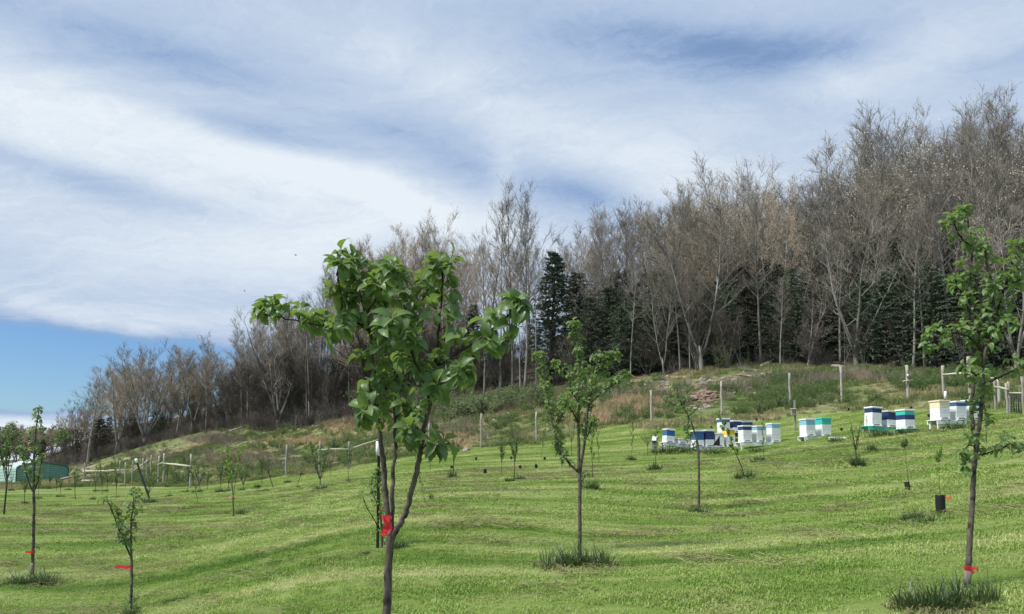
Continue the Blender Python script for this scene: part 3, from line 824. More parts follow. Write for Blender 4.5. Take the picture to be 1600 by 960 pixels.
# --- trees that stand out along the wood's edge: px, base py, top py, kind, label, width factor, yaw
FRONT = [
    (1338, 572, 335, 'spreading_pale', 'broad pale tree with many bare limbs forking low above the teal stand', 1.35, 0.4),
    (1262, 572, 430, 'leaning_pale', 'slim whitish leaning tree with a low fork beside the broad many-limbed tree', 1.0, 2.2),
    (1219, 569, 440, 'pole', 'straight thin pale trunk between the twin-stemmed tree and leaning whitish tree', 1.0, None),
    (1097, 578, 300, 'forked_pale', 'tall pale tree splitting low into two upright stems above the reddish rubble', 1.3, 1.57),
    (1037, 583, 400, 'forked_pale', 'pale bare tree with paired slim stems behind the stones of the rubble bank', 0.9, 0.9),
    (1063, 577, 380, 'pole', 'thin pale pole-like tree just beside the low-splitting twin-stemmed tree', 0.9, None),
    (1078, 580, 420, 'pole', 'very thin pale trunk hard against the twin-stemmed tree over the rubble', 0.8, None),
    (985, 589, 420, 'pole', 'thin pale trunk alone before the dark evergreens above the tawny grass', 0.9, None),
    (820, 615, 318, 'tall', 'tall straight grey tree, highest of the pale cluster above the green thicket', 0.9, None),
    (801, 612, 312, 'tall', 'tall slender tree with a feathery top inside the pale cluster above the thicket', 0.8, None),
    (782, 617, 330, 'pole', 'slender pale trunk at the outer edge of the cluster above the green thicket', 0.8, None),
    (813, 610, 400, 'pole', 'short thin trunk squeezed within the pale cluster above the thicket', 0.8, None),
    (838, 602, 400, 'pole', 'thin grey trunk between the pale cluster and the pointed cedar', 0.8, None),
    (757, 622, 380, 'tall', 'slim grey tree with open twiggy crown next to the pale cluster over the thicket', 0.8, None),
    (700, 628, 365, 'budding', 'tall bare tree with rusty buds rising behind the big-leaved apple tree', 0.9, None),
    (655, 634, 335, 'budding', 'highest rusty-budded tree behind the crown of the big-leaved apple tree', 1.0, None),
    (568, 645, 470, 'dark_oak', 'dark thick-trunked spreading tree with level boughs beside the big-leaved tree', 1.35, 0.2),
    (483, 661, 470, 'pole', 'pair-like slender pale trunk on the stony slope near the dark thick-trunked tree', 0.9, None),
    (479, 660, 500, 'pole', 'thin dark pole tree touching the slender pale trunk on the stony slope', 0.8, None),
    (434, 668, 470, 'broad', 'broad dark many-stemmed tree fanning up from the stony slope', 1.2, 0.5),
    (386, 656, 540, 'pole', 'thin pale trunk where the stony slope dips, beside a small green bush', 0.9, None),
    (377, 652, 545, 'pole', 'thinner pale trunk beside the small green bush at the stony slope', 0.8, None),
    (322, 672, 535, 'tall', 'dark trunk with twiggy crown at the lower wood edge over the brush line', 1.2, None),
    (300, 674, 540, 'tan', 'tan twiggy tree at the lower wood edge between two dark trunks', 1.3, None),
    (275, 679, 560, 'tall', 'dark straight trunk at the lower wood edge by the big dome-crowned tree', 1.1, None),
    (226, 692, 526, 'broad', 'big dome-crowned bare tree standing above all others at the lower wood end', 1.15, 1.0),
    (180, 705, 575, 'tan', 'rounded brownish twiggy tree between the dome-crowned tree and the lone pale trunk', 1.3, None),
    (136, 728, 580, 'pole', 'lone pale trunk at the lower wood end standing out before the dark brush', 1.7, None),
    (1427, 566, 330, 'tall', 'straight pale grey trunk rising from the dark evergreens near the broad many-limbed tree', 0.9, None),
    (1445, 566, 345, 'tall', 'pale grey trunk tilting beside its straight twin among the dark evergreens', 0.9, None),
    (1503, 592, 505, 'leaning_pale', 'short whitish trunk tilting behind the upper rail fence', 0.9, 1.0),
    (1319, 604, 510, 'leaning_pale', 'crooked small pale tree close beside the broad many-limbed tree', 0.8, 3.0),
    (1157, 571, 500, 'leaning_pale', 'low leaning thin trunk in the gap uphill of the rubble', 0.8, 0.3),
    (1590, 582, 300, 'spreading_pale', 'bare wide-limbed tree with crooked boughs behind the wire gate', 1.2, 2.0),
]
for px, py, top, kd, lab, wd, rz in FRONT:
    p = stand(px, float(d_edge(px)) + (1.0 if px != 136 else -8))
    p = put(p)
    h = max(3.0, height_for(p, top))
    o = tree(kd, p, h, lab, None, RF, rz=rz, wide=(h / NOM[kd]) and wd * (1 if kd != 'pole' else 1.0) if False else None)
    s = h / NOM[kd]; w = wd * max(s, 0.55 if kd in ('tall', 'pole') else s)
    o.scale = (w, w, s)
    if kd == 'leaning_pale': o.rotation_euler.y = -0.16
# --- the pointed cedar and a few dark crowns that show singly
for px, dd, top, kd, lab, wd in (
    (858, 4, 378, 'cedar', 'tall pointed cedar with a ragged spire beside the pale trunk cluster', 1.15),
    (742, 6, 465, 'cedar', 'small dark cedar half hidden behind a bough of the big-leaved apple tree', 1.1),
    (1290, 14, 302, 'dark_pine', 'dark evergreen crown showing high between pale-budded trees', 0.6),
    (1000, 3, 455, 'dark_pine', 'bushy dark green evergreen low at the edge behind the tawny grass', 1.1),
    (955, 4, 440, 'dark_pine', 'dark evergreen between the pointed cedar and the bushy low evergreen', 1.1),
    (905, 6, 415, 'dark_pine', 'dark ragged evergreen standing close by the pointed cedar', 1.0),
    (925, 2, 455, 'dark_pine', 'round-topped dark evergreen at the edge above the long-leader apple tree', .9),
    (972, 2.5, 470, 'dark_pine', 'low dark evergreen right behind the lone thin trunk over the tawny grass', 1.1),
    (1022, 3, 462, 'dark_pine', 'dark evergreen just beside the paired slim stems', .9),
    (1056, 4, 440, 'dark_pine', 'dark evergreen between the paired slim stems and the twin-stemmed tree', .8),
    (1135, 5, 430, 'dark_pine', 'dark green evergreen in the gap above the pale rubble', .8),
    (1185, 5, 425, 'dark_pine', 'dark green evergreen next to the straight thin pale trunk', .8),
    (1240, 5, 410, 'dark_pine', 'dark green evergreen behind the fork of the leaning whitish tree', .8),
    (1385, 6, 400, 'dark_pine', 'dark green evergreen between the broad many-limbed tree and the straight twin trunks', .8),
    (1480, 4, 430, 'dark_pine', 'dark green evergreen behind the short whitish tilting trunk', .9),
    (350, 6, 600, 'cedar', 'small green cedar in shade at the lower wood edge by the stony slope', 1.3),
    (250, 6, 640, 'cedar', 'low dark cedar behind the stems of the dome-crowned tree', 1.4),
    (155, 4, 650, 'brown_cedar', 'low brownish cedar beside the lone pale trunk at the lower wood end', 1.6)):
    p = put(stand(px, float(d_edge(px)) + dd)); h = height_for(p, top)
    o = tree(kd, p, h, lab, None, RF); s = h / NOM[kd]; o.scale = (s * wd, s * wd, s)
# --- the body of the wood
LMK = [(-400, 'beyond the shed'), (60, 'past the end of the shed'), (136, 'behind the lone pale trunk'), (180, 'behind the rounded brownish tree'), (226, 'behind the dome-crowned tree'), (290, 'uphill of the dome-crowned tree'), (335, 'above the grey brush line'), (384, 'behind the paired thin trunks'), (434, 'behind the dark many-stemmed tree'), (481, 'behind the slender stony-slope trunk'), (530, 'uphill of the long apple bough'), (568, 'behind the dark thick trunk'), (610, 'behind the twin apple stems'), (655, 'behind the apple crown'), (700, 'beside the big-leaved apple crown'), (757, 'just before the pale cluster'), (810, 'behind the pale cluster'), (858, 'behind the pointed cedar'), (905, 'above the long-leader apple tree'), (950, 'above the tawny grass'), (985, 'behind the lone thin trunk'), (1037, 'behind the paired slim stems'), (1097, 'behind the twin-stemmed tree'), (1157, 'above the pale rubble'), (1219, 'behind the straight thin trunk'), (1262, 'behind the leaning whitish tree'), (1300, 'beside the broad many-limbed tree'), (1340, 'behind the broad many-limbed tree'), (1390, 'above the teal hive stand'), (1436, 'behind the straight twin trunks'), (1480, 'above the cream-lidded hive'), (1530, 'behind the tall leafy apple tree'), (1585, 'above the wire gate'), (1700, 'past the wire gate')]
RANK = ['at the edge', 'farther in', 'deep inside', 'at the back', 'at the very back']
KWORD = dict(tall='tall bare grey tree', budding='bare tree with rusty pink buds', greening='bare tree tinged with green buds', pale_budding='tall tree with pale cream buds', broad='broad many-stemmed bare tree', tan='tan twiggy tree', pole='thin pale pole-like tree', brushy='low brushy dark-stemmed tree', cedar='dark pointed cedar', dark_pine='dark ragged evergreen', brown_cedar='brownish evergreen', leafing='fresh green leafing tree')
def fill(px, d, kd, h, R, rank=1):
    p = put(stand(px, d))
    lm = min(LMK, key=lambda q: abs(q[0] - px))[1]
    tree(kd, p, h, KWORD[kd] + ' ' + RANK[rank] + ' ' + lm, 'trees in the body of the wood', R)
for row, (dr, lo, hi, step) in enumerate(((4, .52, .80, 42), (9, .66, .95, 36), (15, .82, 1.0, 30), (23, .88, 1.02, 27), (31, .85, 1.0, 30))):
    px = -230.0
    while px < 1900:
        px += step * RF.uniform(.65, 1.35)
        if px < 70 and row < 3 and RF.random() < .5: continue
        d = float(d_edge(px)) + dr * (1.5 if px < 400 else 1) + RF.uniform(-2.5, 2.5)
        p = put(stand(px, d))
        hs = height_for(p, skyline(px))
        h = hs * .95 * RF.uniform(lo, hi)
        if px > 1280: ch = (('pale_budding', 4), ('tall', 5), ('broad', 2), ('greening', 2))
        elif px > 1020: ch = (('budding', 3), ('greening', 4), ('tall', 4), ('pale_budding', 1))
        elif px > 720: ch = (('tall', 6), ('pale_budding', 1), ('budding', 1))
        elif px > 520: ch = (('budding', 4), ('tall', 2), ('tan', 1))
        elif px > 330: ch = (('tan', 4), ('broad', 2), ('budding', 1), ('tall', 1))
        else: ch = (('broad', 3), ('tan', 3), ('tall', 2))
        if 730 < px < 880 and row in (0, 1, 3): continue
        if px < 880 and row == 4: continue
        if px > 880 and row == 0 and RF.random() < .25: continue
        kd = RF.choice([k for k, n in ch for _ in range(n)])
        fill(px, d, kd, max(4, h), RF, row)
# evergreens that darken the lower storey
for row, dr in enumerate((3, 7, 12, 18)):
    px = 880.0
    while px < 1880:
        px += RF.uniform(22, 40)
        d = float(d_edge(px)) + dr + RF.uniform(-1.5, 1.5)
        p = put(stand(px, d))
        topy = RF.uniform(0.36, 0.56) if row < 2 else RF.uniform(.42, .62)
        base_py = pix(p.x, p.y, p.z)[1]
        sk = skyline(px)
        top = base_py + (sk - base_py) * topy * (1.0 if row else .8)
        fill(px, d, RF.choice(['dark_pine', 'dark_pine', 'dark_pine', 'cedar', 'brown_cedar']), height_for(p, top), RF, row)
for px, dr in [(x, RF.uniform(3, 14)) for x in (560, 610, 640, 690, 720, 775, 880, 520, 460, 300, 240, 210, 170, 120, 100, 80)]:
    d = float(d_edge(px)) + dr
    p = put(stand(px, d)); base_py = pix(p.x, p.y, p.z)[1]
    fill(px, d, RF.choice(['brown_cedar', 'cedar', 'brown_cedar']), height_for(p, base_py + (skyline(px) - base_py) * RF.uniform(.3, .45)), RF, 0 if dr < 7 else 1)
# understorey brush
for row, dr in enumerate((1.5, 5, 10)):
    px = 60.0
    while px < 1800:
        px += RF.uniform(34, 66) * (1.3 if px > 900 else .55 if 330 < px < 720 else 1.0)
        fill(px, float(d_edge(px)) + dr * (2 if px < 720 else 1) + RF.uniform(-1, 1), 'brushy', RF.uniform(3.0, 6.5) * (1.35 if 330 < px < 720 else 1), RF, row)
# green woods beyond the shed
for k in range(42):
    px = RF.uniform(-260, 105); d = RF.uniform(165, 215)
    p = put(stand(px, d))
    top = np.interp(px, [-260, 0, 40, 80, 110], [645, 655, 660, 668, 676]) + RF.uniform(-4, 22)
    o = tree(RF.choice(['leafing', 'leafing', 'leafing', 'leafing', 'leafing', 'tan']), p, max(5, height_for(p, top)), 'soft green tree in the distant wood behind the green metal shed', 'trees of the distant green wood', RF, wide=None)
    o.scale.x *= 1.5; o.scale.y *= 1.5
# ---------------------------------------------------------------- apple trees traced branch by branch
def leaf_arrays(seed, rows=6):
    R = random.Random(seed)
    droop = R.uniform(0.7, 2.0); fold = R.uniform(0.35, 0.85); wid = R.uniform(0.25, 0.31); tw = R.uniform(-.5, .5)
    P = []; UV = []; y = z = 0.0; ang = R.uniform(0.1, 0.45)
    for i in range(rows + 1):
        t = i / rows
        if i:
            ang -= droop / rows
            y += math.cos(ang) / rows; z += math.sin(ang) / rows
        if i == 0: w = 0.012
        elif i == 1: w = wid * 0.45
        elif i == rows: w = 0.012
        else: w = wid * math.sin(math.pi * min(1, (t * 0.92 + 0.04)) ** 0.9) ** 0.75
        wav = R.uniform(-.03, .03)
        c, s = math.cos(tw * t), math.sin(tw * t)
        for x in (-1, 0, 1):
            lx = x * w; lz = abs(x) * w * fold + (wav if x else 0)
            P.append((lx * c - lz * s, y, z + lx * s + lz * c)); UV.append((0.5 + 0.5 * x, t))
    Fc = []
    for i in range(rows):
        for k in (0, 1):
            a = i * 3 + k
            Fc.append((a, a + 1, a + 4, a + 3))
    return P, Fc, UV
def leaf_mesh(seed):
    P, Fc, UV = leaf_arrays(seed)
    me = bpy.data.meshes.new('leaf')
    me.from_pydata(P, [], Fc)
    ul = me.uv_layers.new(name='UVMap')
    for lp in me.loops: ul.data[lp.index].uv = UV[lp.vertex_index]
    me.polygons.foreach_set('use_smooth', [True] * len(me.polygons))
    me.materials.append(M['apple_leaf']); me.update()
    return me
LEAVES = [leaf_mesh(s) for s in range(100, 110)]
LEAFD = [leaf_arrays(s) for s in range(100, 110)]
def frame(o, y, z, s):
    y = y.normalized(); x = y.cross(z)
    x = x.normalized() if x.length > 1e-4 else y.orthogonal().normalized()
    z = x.cross(y)
    return Matrix(((x.x * s, y.x * s, z.x * s, o.x), (x.y * s, y.y * s, z.y * s, o.y), (x.z * s, y.z * s, z.z * s, o.z), (0, 0, 0, 1)))
def apple_tree(name, label, base, d, branches, leaf_len, seed, spur=(0.03, 0.10), bark_trunk='apple_bark', limit=300, stubs=0, per=(5, 8), tip=True, dens=1.0):
    """branches: (points [(px,py)...], radius px at start, at end, depth drift m, leafy range or None, rosette spacing m)"""
    R = random.Random(seed)
    root = empty(name, base, label, 'tree')
    L = []
    def w(px, py, dd): return at(px, py, d + dd) - base
    for bi, (P, r0, r1, dd0, dd1, leafr, sp) in enumerate(branches):
        n = len(P)
        Q = smooth_path([w(x, y, lerp(dd0, dd1, i / (n - 1))) for i, (x, y) in enumerate(P)], 5)
        Q = [q + rvec(R) * (0.004 if bi else 0.003) for q in Q]
        k = d / F
        rr = [lerp(r0, r1, (i / (len(Q) - 1)) ** 0.85) * k * R.uniform(.94, 1.06) for i in range(len(Q))]
        mb = MB(); mb.tube(Q, rr, 9 if bi == 0 else 7)
        for s in range(stubs if bi < 4 else 0):
            t = R.uniform(.05, .95); p, dr = path_at(Q, t); side = (rvec(R) * 1.0).cross(dr).normalized()
            rad_ = rr[int(t * (len(rr) - 1))]
            mb.tube([p, p + side * rad_ * 1.25, p + side * rad_ * 1.7 + dr * rad_ * .4], [rad_ * .62, rad_ * .42, rad_ * .25], 6)
        def close():
            if bi == 0: mb.build('trunk', M[bark_trunk], root)
            else: mb.build('branch', M[bark_trunk if r0 * k > 0.012 else 'branch_bark'], root)
        if not leafr:
            close(); continue
        length = sum((Q[i + 1] - Q[i]).length for i in range(len(Q) - 1))
        cnt = max(1, int(length * (leafr[1] - leafr[0]) / sp * dens))
        sb = mb
        spots = [(lerp(leafr[0], leafr[1], (i + R.random()) / cnt), False) for i in range(cnt)]
        if tip and leafr[1] >= 0.99: spots.append((1.0, True))
        for t, end in spots:
            p, dr = path_at(Q, t)
            side = rvec(R).cross(dr).normalized()
            sd = dr if end else (side + Vector((0, 0, 0.5)) + dr * 0.4).normalized()
            sl = R.uniform(*spur) * (0.4 if end else 1)
            e = p + sd * sl
            sb.tube([p, p.lerp(e, .5) + rvec(R) * .004, e], [0.0032, 0.0026, 0.002], 4, cap=False)
            nl = R.randint(*per) + (3 if end else 0)
            a0 = R.uniform(0, 6.28)
            for q in range(nl):
                an = a0 + q * 2.4 + R.uniform(-.3, .3)
                o1 = sd.orthogonal().normalized(); o2 = sd.cross(o1)
                out = o1 * math.cos(an) + o2 * math.sin(an)
                el_ = lerp(0.15, 1.1, q / nl) * R.uniform(.8, 1.2)          # inner leaves stand, outer ones spread
                y = (out * math.cos(1.2 - el_) + sd * math.sin(1.2 - el_) + Vector((0, 0, -0.32))).normalized()
                z = (sd * 0.8 + Vector((0, 0, 0.8)) + rvec(R) * .35)
                s = leaf_len * R.choice([R.uniform(.4, .8), R.uniform(.75, 1.2)]) * (1 if q > 1 else .75)
                L.append((e - sd * R.uniform(0, sl * .4) + y * 0.012, y, z, s))
        close()
    R.shuffle(L)
    for i, (o, y, z, s) in enumerate(L[:limit]):
        lf = bpy.data.objects.new('leaf', R.choice(LEAVES)); COL.objects.link(lf)
        lf.parent = root; lf.matrix_local = frame(o, y, z, s)
    if len(L) > limit:
        V = []; Fc = []; UV = []
        for o, y, z, s in L[limit:]:
            P, fc, uv = R.choice(LEAFD); mt = frame(o, y, z, s); b = len(V)
            V += [tuple(mt @ Vector(q)) for q in P]; Fc += [tuple(i + b for i in f) for f in fc]; UV += uv
        me = bpy.data.meshes.new('foliage'); me.from_pydata(V, [], Fc)
        ul = me.uv_layers.new(name='UVMap')
        for lp in me.loops: ul.data[lp.index].uv = UV[lp.vertex_index]
        me.polygons.foreach_set('use_smooth', [True] * len(me.polygons)); me.materials.append(M['apple_leaf']); me.update()
        tag(link('foliage', me, root), None, None, None, 'stuff')
    return root, len(L)

b0 = put(stand(603, 4.0), 0.02)
main_tree, nA = apple_tree('apple_tree', 'big-leaved young apple tree forking low into three stems with a red tape at the fork', b0, 4.0, [
    ([(603, 1205), (603, 1080), (604, 960), (606, 900), (609, 850), (611, 832)], 7.0, 5.8, 0, 0, None, 1),
    ([(611, 842), (607, 815), (603, 770), (600, 730), (596, 695), (591, 660), (588, 630), (584, 590), (582, 555), (579, 522), (572, 495), (563, 463), (556, 430), (552, 408)], 5.1, 1.4, 0, 0.10, (0.42, 1.0), 0.060),
    ([(611, 842), (613, 800), (613, 770), (615, 730), (618, 700), (617, 660), (617, 620), (618, 585), (622, 545), (628, 515), (634, 485), (622, 450), (612, 420)], 4.0, 1.3, 0.02, 0.28, (0.38, 1.0), 0.062),
    ([(611, 842), (622, 824), (634, 800), (643, 770), (652, 732), (658, 702), (661, 678), (666, 655), (673, 625), (679, 595), (681, 568)], 5.0, 2.7, 0, -0.06, (0.55, 1.0), 0.07),
    ([(681, 570), (683, 545), (686, 505), (690, 460), (692, 430), (690, 412)], 2.8, 1.3, -0.06, -0.02, (0.25, 1.0), 0.052),
    ([(680, 574), (700, 560), (730, 542), (756, 525), (778, 508), (796, 490), (806, 476)], 3.0, 1.3, -0.06, -0.22, (0.15, 1.0), 0.058),
    ([(580, 526), (573, 513), (560, 505), (545, 500), (536, 488), (534, 470), (530, 445), (526, 425)], 2.4, 1.3, 0.05, -0.05, (0.35, 1.0), 0.05),
    ([(577, 515), (560, 511), (540, 511), (520, 512), (500, 509), (478, 505), (455, 500), (432, 495), (415, 492)], 2.2, 1.0, 0.05, 0.30, (0.22, 1.0), 0.062),
    ([(672, 630), (660, 590), (648, 565), (640, 545), (626, 525), (610, 512)], 2.2, 1.2, -0.04, -0.25, (0.2, 1.0), 0.055),
    ([(676, 610), (690, 598), (706, 590), (716, 582)], 2.0, 1.2, -0.05, -0.3, (0.3, 1.0), 0.055),
    ([(634, 500), (650, 480), (664, 462), (672, 446)], 1.8, 1.1, 0.26, 0.35, (0.2, 1.0), 0.055),
    ([(571, 492), (588, 468), (600, 445), (612, 425)], 1.8, 1.1, 0.06, -0.1, (0.2, 1.0), 0.055),
    ([(755, 526), (764, 530), (775, 528)], 1.6, 1.0, -0.15, -0.2, (0.3, 1.0), 0.06),
    ([(617, 655), (622, 648), (626, 636)], 1.4, 1.0, 0.05, 0.0, (0.3, 1.0), 0.05),
    ([(590, 655), (580, 648), (576, 644)], 1.4, 1.0, 0.02, -0.05, (0.3, 1.0), 0.05),
    ([(661, 678), (652, 668), (646, 672)], 1.4, 1.0, -0.05, -0.12, (0.2, 1.0), 0.04),
    ([(658, 702), (668, 694), (676, 694)], 1.4, 1.0, -0.05, -0.12, (0.2, 1.0), 0.04),
], 0.094, 5, stubs=3, per=(7, 10), dens=1.6)
b1 = put(stand(1512, 5.6), 0.02)
tree_r, nB = apple_tree('apple_tree', 'tall leafy apple tree with a whitened trunk base and red tape standing in long grass', b1, 5.6, [
    ([(1511, 920), (1513, 885), (1516, 830), (1519, 780), (1522, 735), (1525, 702), (1526, 690)], 4.6, 3.5, 0, 0, (0.55, 1.0), 0.25),
    ([(1526, 695), (1530, 668), (1534, 635), (1536, 600), (1536, 570), (1533, 545), (1522, 520), (1516, 505), (1515, 463), (1518, 408), (1519, 381), (1514, 350), (1509, 332)], 3.4, 1.1, 0, 0.1, (0.08, 1.0), 0.060),
    ([(1526, 695), (1520, 665), (1518, 635), (1521, 600), (1528, 570)], 3.6, 2.0, 0.02, 0.12, (0.5, 1.0), 0.12),
    ([(1536, 572), (1544, 535), (1552, 505), (1553, 480), (1548, 440), (1541, 405), (1538, 388)], 3.0, 1.3, 0, -0.1, (0.1, 1.0), 0.056),
    ([(1553, 500), (1562, 475), (1571, 447), (1580, 419), (1588, 395), (1592, 385)], 2.2, 1.2, -0.05, 0.1, (0.1, 1.0), 0.052),
    ([(1533, 548), (1518, 530), (1500, 522), (1480, 520), (1464, 527), (1455, 535)], 2.0, 1.0, 0.02, -0.2, (0.35, 1.0), 0.05),
    ([(1516, 500), (1508, 470), (1498, 450), (1490, 440)], 1.8, 1.0, 0.02, 0.2, (0.2, 1.0), 0.06),
    ([(1527, 712), (1545, 708), (1562, 702), (1576, 695), (1586, 698)], 1.8, 1.0, 0.0, -0.15, (0.3, 1.0), 0.055),
    ([(1537, 600), (1560, 590), (1582, 580), (1604, 574), (1625, 565)], 2.2, 1.2, 0.0, -0.2, (0.4, 1.0), 0.055),
    ([(1570, 450), (1588, 440), (1606, 432)], 1.8, 1.0, 0.0, 0.15, (0.1, 1.0), 0.055),
    ([(1526, 700), (1514, 696), (1507, 704)], 1.4, 0.9, 0.0, -0.06, (0.4, 1.0), 0.06),
    ([(1522, 742), (1514, 735), (1513, 730)], 1.2, 0.8, 0.0, -0.06, (0.4, 1.0), 0.06),
    ([(1518, 385), (1504, 375), (1494, 358), (1492, 345)], 1.5, 0.9, 0.05, -0.1, (0.2, 1.0), 0.05),
    ([(1536, 610), (1528, 590), (1514, 575)], 1.6, 1.0, 0.02, -0.2, (0.2, 1.0), 0.055),
    ([(1552, 510), (1566, 515), (1580, 510)], 1.6, 1.0, 0.0, -0.2, (0.2, 1.0), 0.055),
], 0.067, 9, stubs=2, per=(6, 10), dens=1.55)
b2 = put(stand(905, 9.0), 0.02)
tree_c, nC = apple_tree('apple_tree', 'apple tree with a tall leader and outswept twigs rooted in a thick grass clump', b2, 9.0, [
    ([(905, 866), (906, 830), (906, 790), (906, 750), (905, 735)], 3.2, 2.6, 0, 0, None, 1),
    ([(905, 738), (904, 690), (904, 640), (906, 590), (904, 565), (902, 535), (899, 508)], 2.9, 0.9, 0, 0.1, (0.2, 1.0), 0.060),
    ([(906, 740), (914, 686), (918, 640), (922, 618), (931, 596), (940, 576), (948, 560)], 2.5, 0.8, 0, -0.1, (0.15, 1.0), 0.070),
    ([(918, 634), (941, 613), (963, 598), (977, 588)], 1.5, 0.7, -0.05, -0.3, (0.25, 1.0), 0.055),
    ([(904, 738), (889, 724), (878, 706), (870, 689), (861, 653), (855, 615), (849, 583), (841, 558)], 2.2, 0.8, 0, 0.25, (0.12, 1.0), 0.050),
    ([(904, 628), (892, 610), (884, 583), (868, 567)], 1.6, 0.7, 0.05, 0.3, (0.15, 1.0), 0.05),
    ([(903, 660), (892, 640), (880, 628)], 1.4, 0.7, 0.02, -0.25, (0.1, 1.0), 0.06),
    ([(906, 600), (914, 590), (920, 580)], 1.3, 0.7, 0.05, 0.3, (0.1, 1.0), 0.06),
    ([(866, 670), (878, 650), (886, 630)], 1.2, 0.6, 0.1, 0.2, (0.2, 1.0), 0.07),
    ([(914, 690), (922, 672), (924, 660)], 1.2, 0.6, 0, -0.1, (0.3, 1.0), 0.07),
    ([(906, 755), (912, 748), (914, 742)], 1.0, 0.6, 0, 0.0, (0.3, 1.0), 0.08),
    ([(945, 568), (938, 560), (932, 556)], 1.1, 0.6, -0.1, -0.2, (0.2, 1.0), 0.05),
    ([(948, 562), (956, 556), (961, 556)], 1.1, 0.6, -0.1, 0.0, (0.2, 1.0), 0.05),
], 0.072, 13, per=(6, 10), dens=1.75)
b3 = put(stand(50, 12.0), 0.02)
tree_l, nD = apple_tree('apple_tree', 'slender apple tree with whitened base before the green shed, red tape low on its trunk', b3, 12.0, [
    ([(50, 905), (51, 880), (52, 850), (53, 800), (53, 762)], 2.5, 1.9, 0, 0, (0.3, 0.95), 0.35),
    ([(53, 765), (53, 725), (55, 695), (57, 665), (61, 640)], 2.0, 0.7, 0, 0.1, (0.05, 1.0), 0.10),
    ([(53, 772), (46, 756), (40, 738), (36, 715)], 1.3, 0.6, 0, -0.2, (0.3, 1.0), 0.10),
    ([(53, 770), (60, 750), (63, 730), (68, 712)], 1.2, 0.6, 0, 0.2, (0.2, 1.0), 0.10),
    ([(54, 715), (70, 700), (85, 688), (98, 680)], 1.0, 0.5, 0, 0.2, (0.6, 1.0), 0.06),
    ([(54, 725), (42, 712), (34, 702)], 1.0, 0.5, 0, -0.2, (0.3, 1.0), 0.07),
], 0.085, 17, per=(5, 8), limit=300, dens=1.5)
b4 = put(stand(205, 9.0), 0.02)
tree_s, nE = apple_tree('apple_tree', 'small two-stemmed apple sapling with a long red tape streaming from its stem', b4, 9.0, [
    ([(204, 962), (205, 930), (206, 900), (205, 866)], 2.4, 1.9, 0, 0, (0.0, 0.25), 0.03),
    ([(205, 870), (205, 840), (205, 818), (208, 792), (209, 768)], 1.7, 0.8, 0, 0.05, (0.15, 1.0), 0.040),
    ([(204, 870), (196, 850), (187, 830), (178, 806), (167, 780)], 1.5, 0.7, 0, -0.15, (0.2, 1.0), 0.042),
    ([(204, 850), (194, 836), (186, 822)], 1.0, 0.6, 0.02, 0.1, (0.2, 1.0), 0.07),
    ([(206, 815), (212, 805), (216, 798)], 0.9, 0.5, 0, 0.1, (0.2, 1.0), 0.06),
], 0.068, 21, per=(5, 7), dens=1.3)
b5 = put(stand(594, 9.6), 0.02)
tree_p, nF = apple_tree('apple_tree', 'narrow leafy apple sapling trained up a white-capped black stake behind the big-leaved tree', b5, 9.6, [
    ([(596, 862), (597, 835), (594, 800), (592, 770), (590, 748), (588, 738)], 1.9, 0.8, 0, 0, (0.2, 1.0), 0.030),
    ([(594, 828), (586, 815), (576, 798), (570, 785), (567, 775)], 1.0, 0.5, 0, -0.1, (0.75, 1.0), 0.10),
    ([(592, 790), (584, 775), (580, 762), (582, 748)], 1.0, 0.5, 0, 0.1, (0.2, 1.0), 0.035),
], 0.055, 25, per=(5, 7), limit=250, dens=1.5)
b6 = put(stand(1092, 13.5), 0.02)
tree_n, nG = apple_tree('apple_tree', 'thin crooked apple tree bending over in front of the beehives', b6, 13.5, [
    ([(1092, 803), (1092, 770), (1092, 735), (1091, 700), (1087, 684)], 2.2, 1.6, 0, 0, None, 1),
    ([(1089, 690), (1083, 668), (1075, 650), (1066, 633), (1057, 615), (1050, 603)], 1.6, 0.7, 0, 0.1, (0.05, 1.0), 0.085),
    ([(1076, 651), (1086, 642), (1092, 634)], 0.8, 0.4, 0.05, 0.1, (0.3, 1.0), 0.12),
    ([(1078, 655), (1074, 668), (1078, 685), (1086, 700)], 0.8, 0.5, 0.05, 0.1, (0.1, 1.0), 0.10),
    ([(1066, 633), (1052, 632), (1040, 622)], 0.8, 0.4, 0.05, -0.1, (0.2, 1.0), 0.09),
    ([(1068, 636), (1072, 622), (1074, 612)], 0.8, 0.4, 0.05, 0.2, (0.2, 1.0), 0.09),
], 0.075, 29, per=(5, 7), limit=280, dens=1.7)
for tr, (xa, ya), (xb, yb), dd_, r_, bb in ((tree_r, (1511.3, 914), (1512.8, 892), 5.6, 4.95, b1), (tree_l, (50.2, 899), (51.2, 880), 12.0, 2.75, b3)):
    A_, B_ = at(xa, ya, dd_) - bb, at(xb, yb, dd_) - bb
    mb = MB(); mb.tube([A_, A_.lerp(B_, .5), B_], [r_ * dd_ / F * 1.04] * 3, 10); mb.build('whitewash', M['whitewash'], tr)
print('leaves', nA, nB, nC, nD, nE, nF, nG)

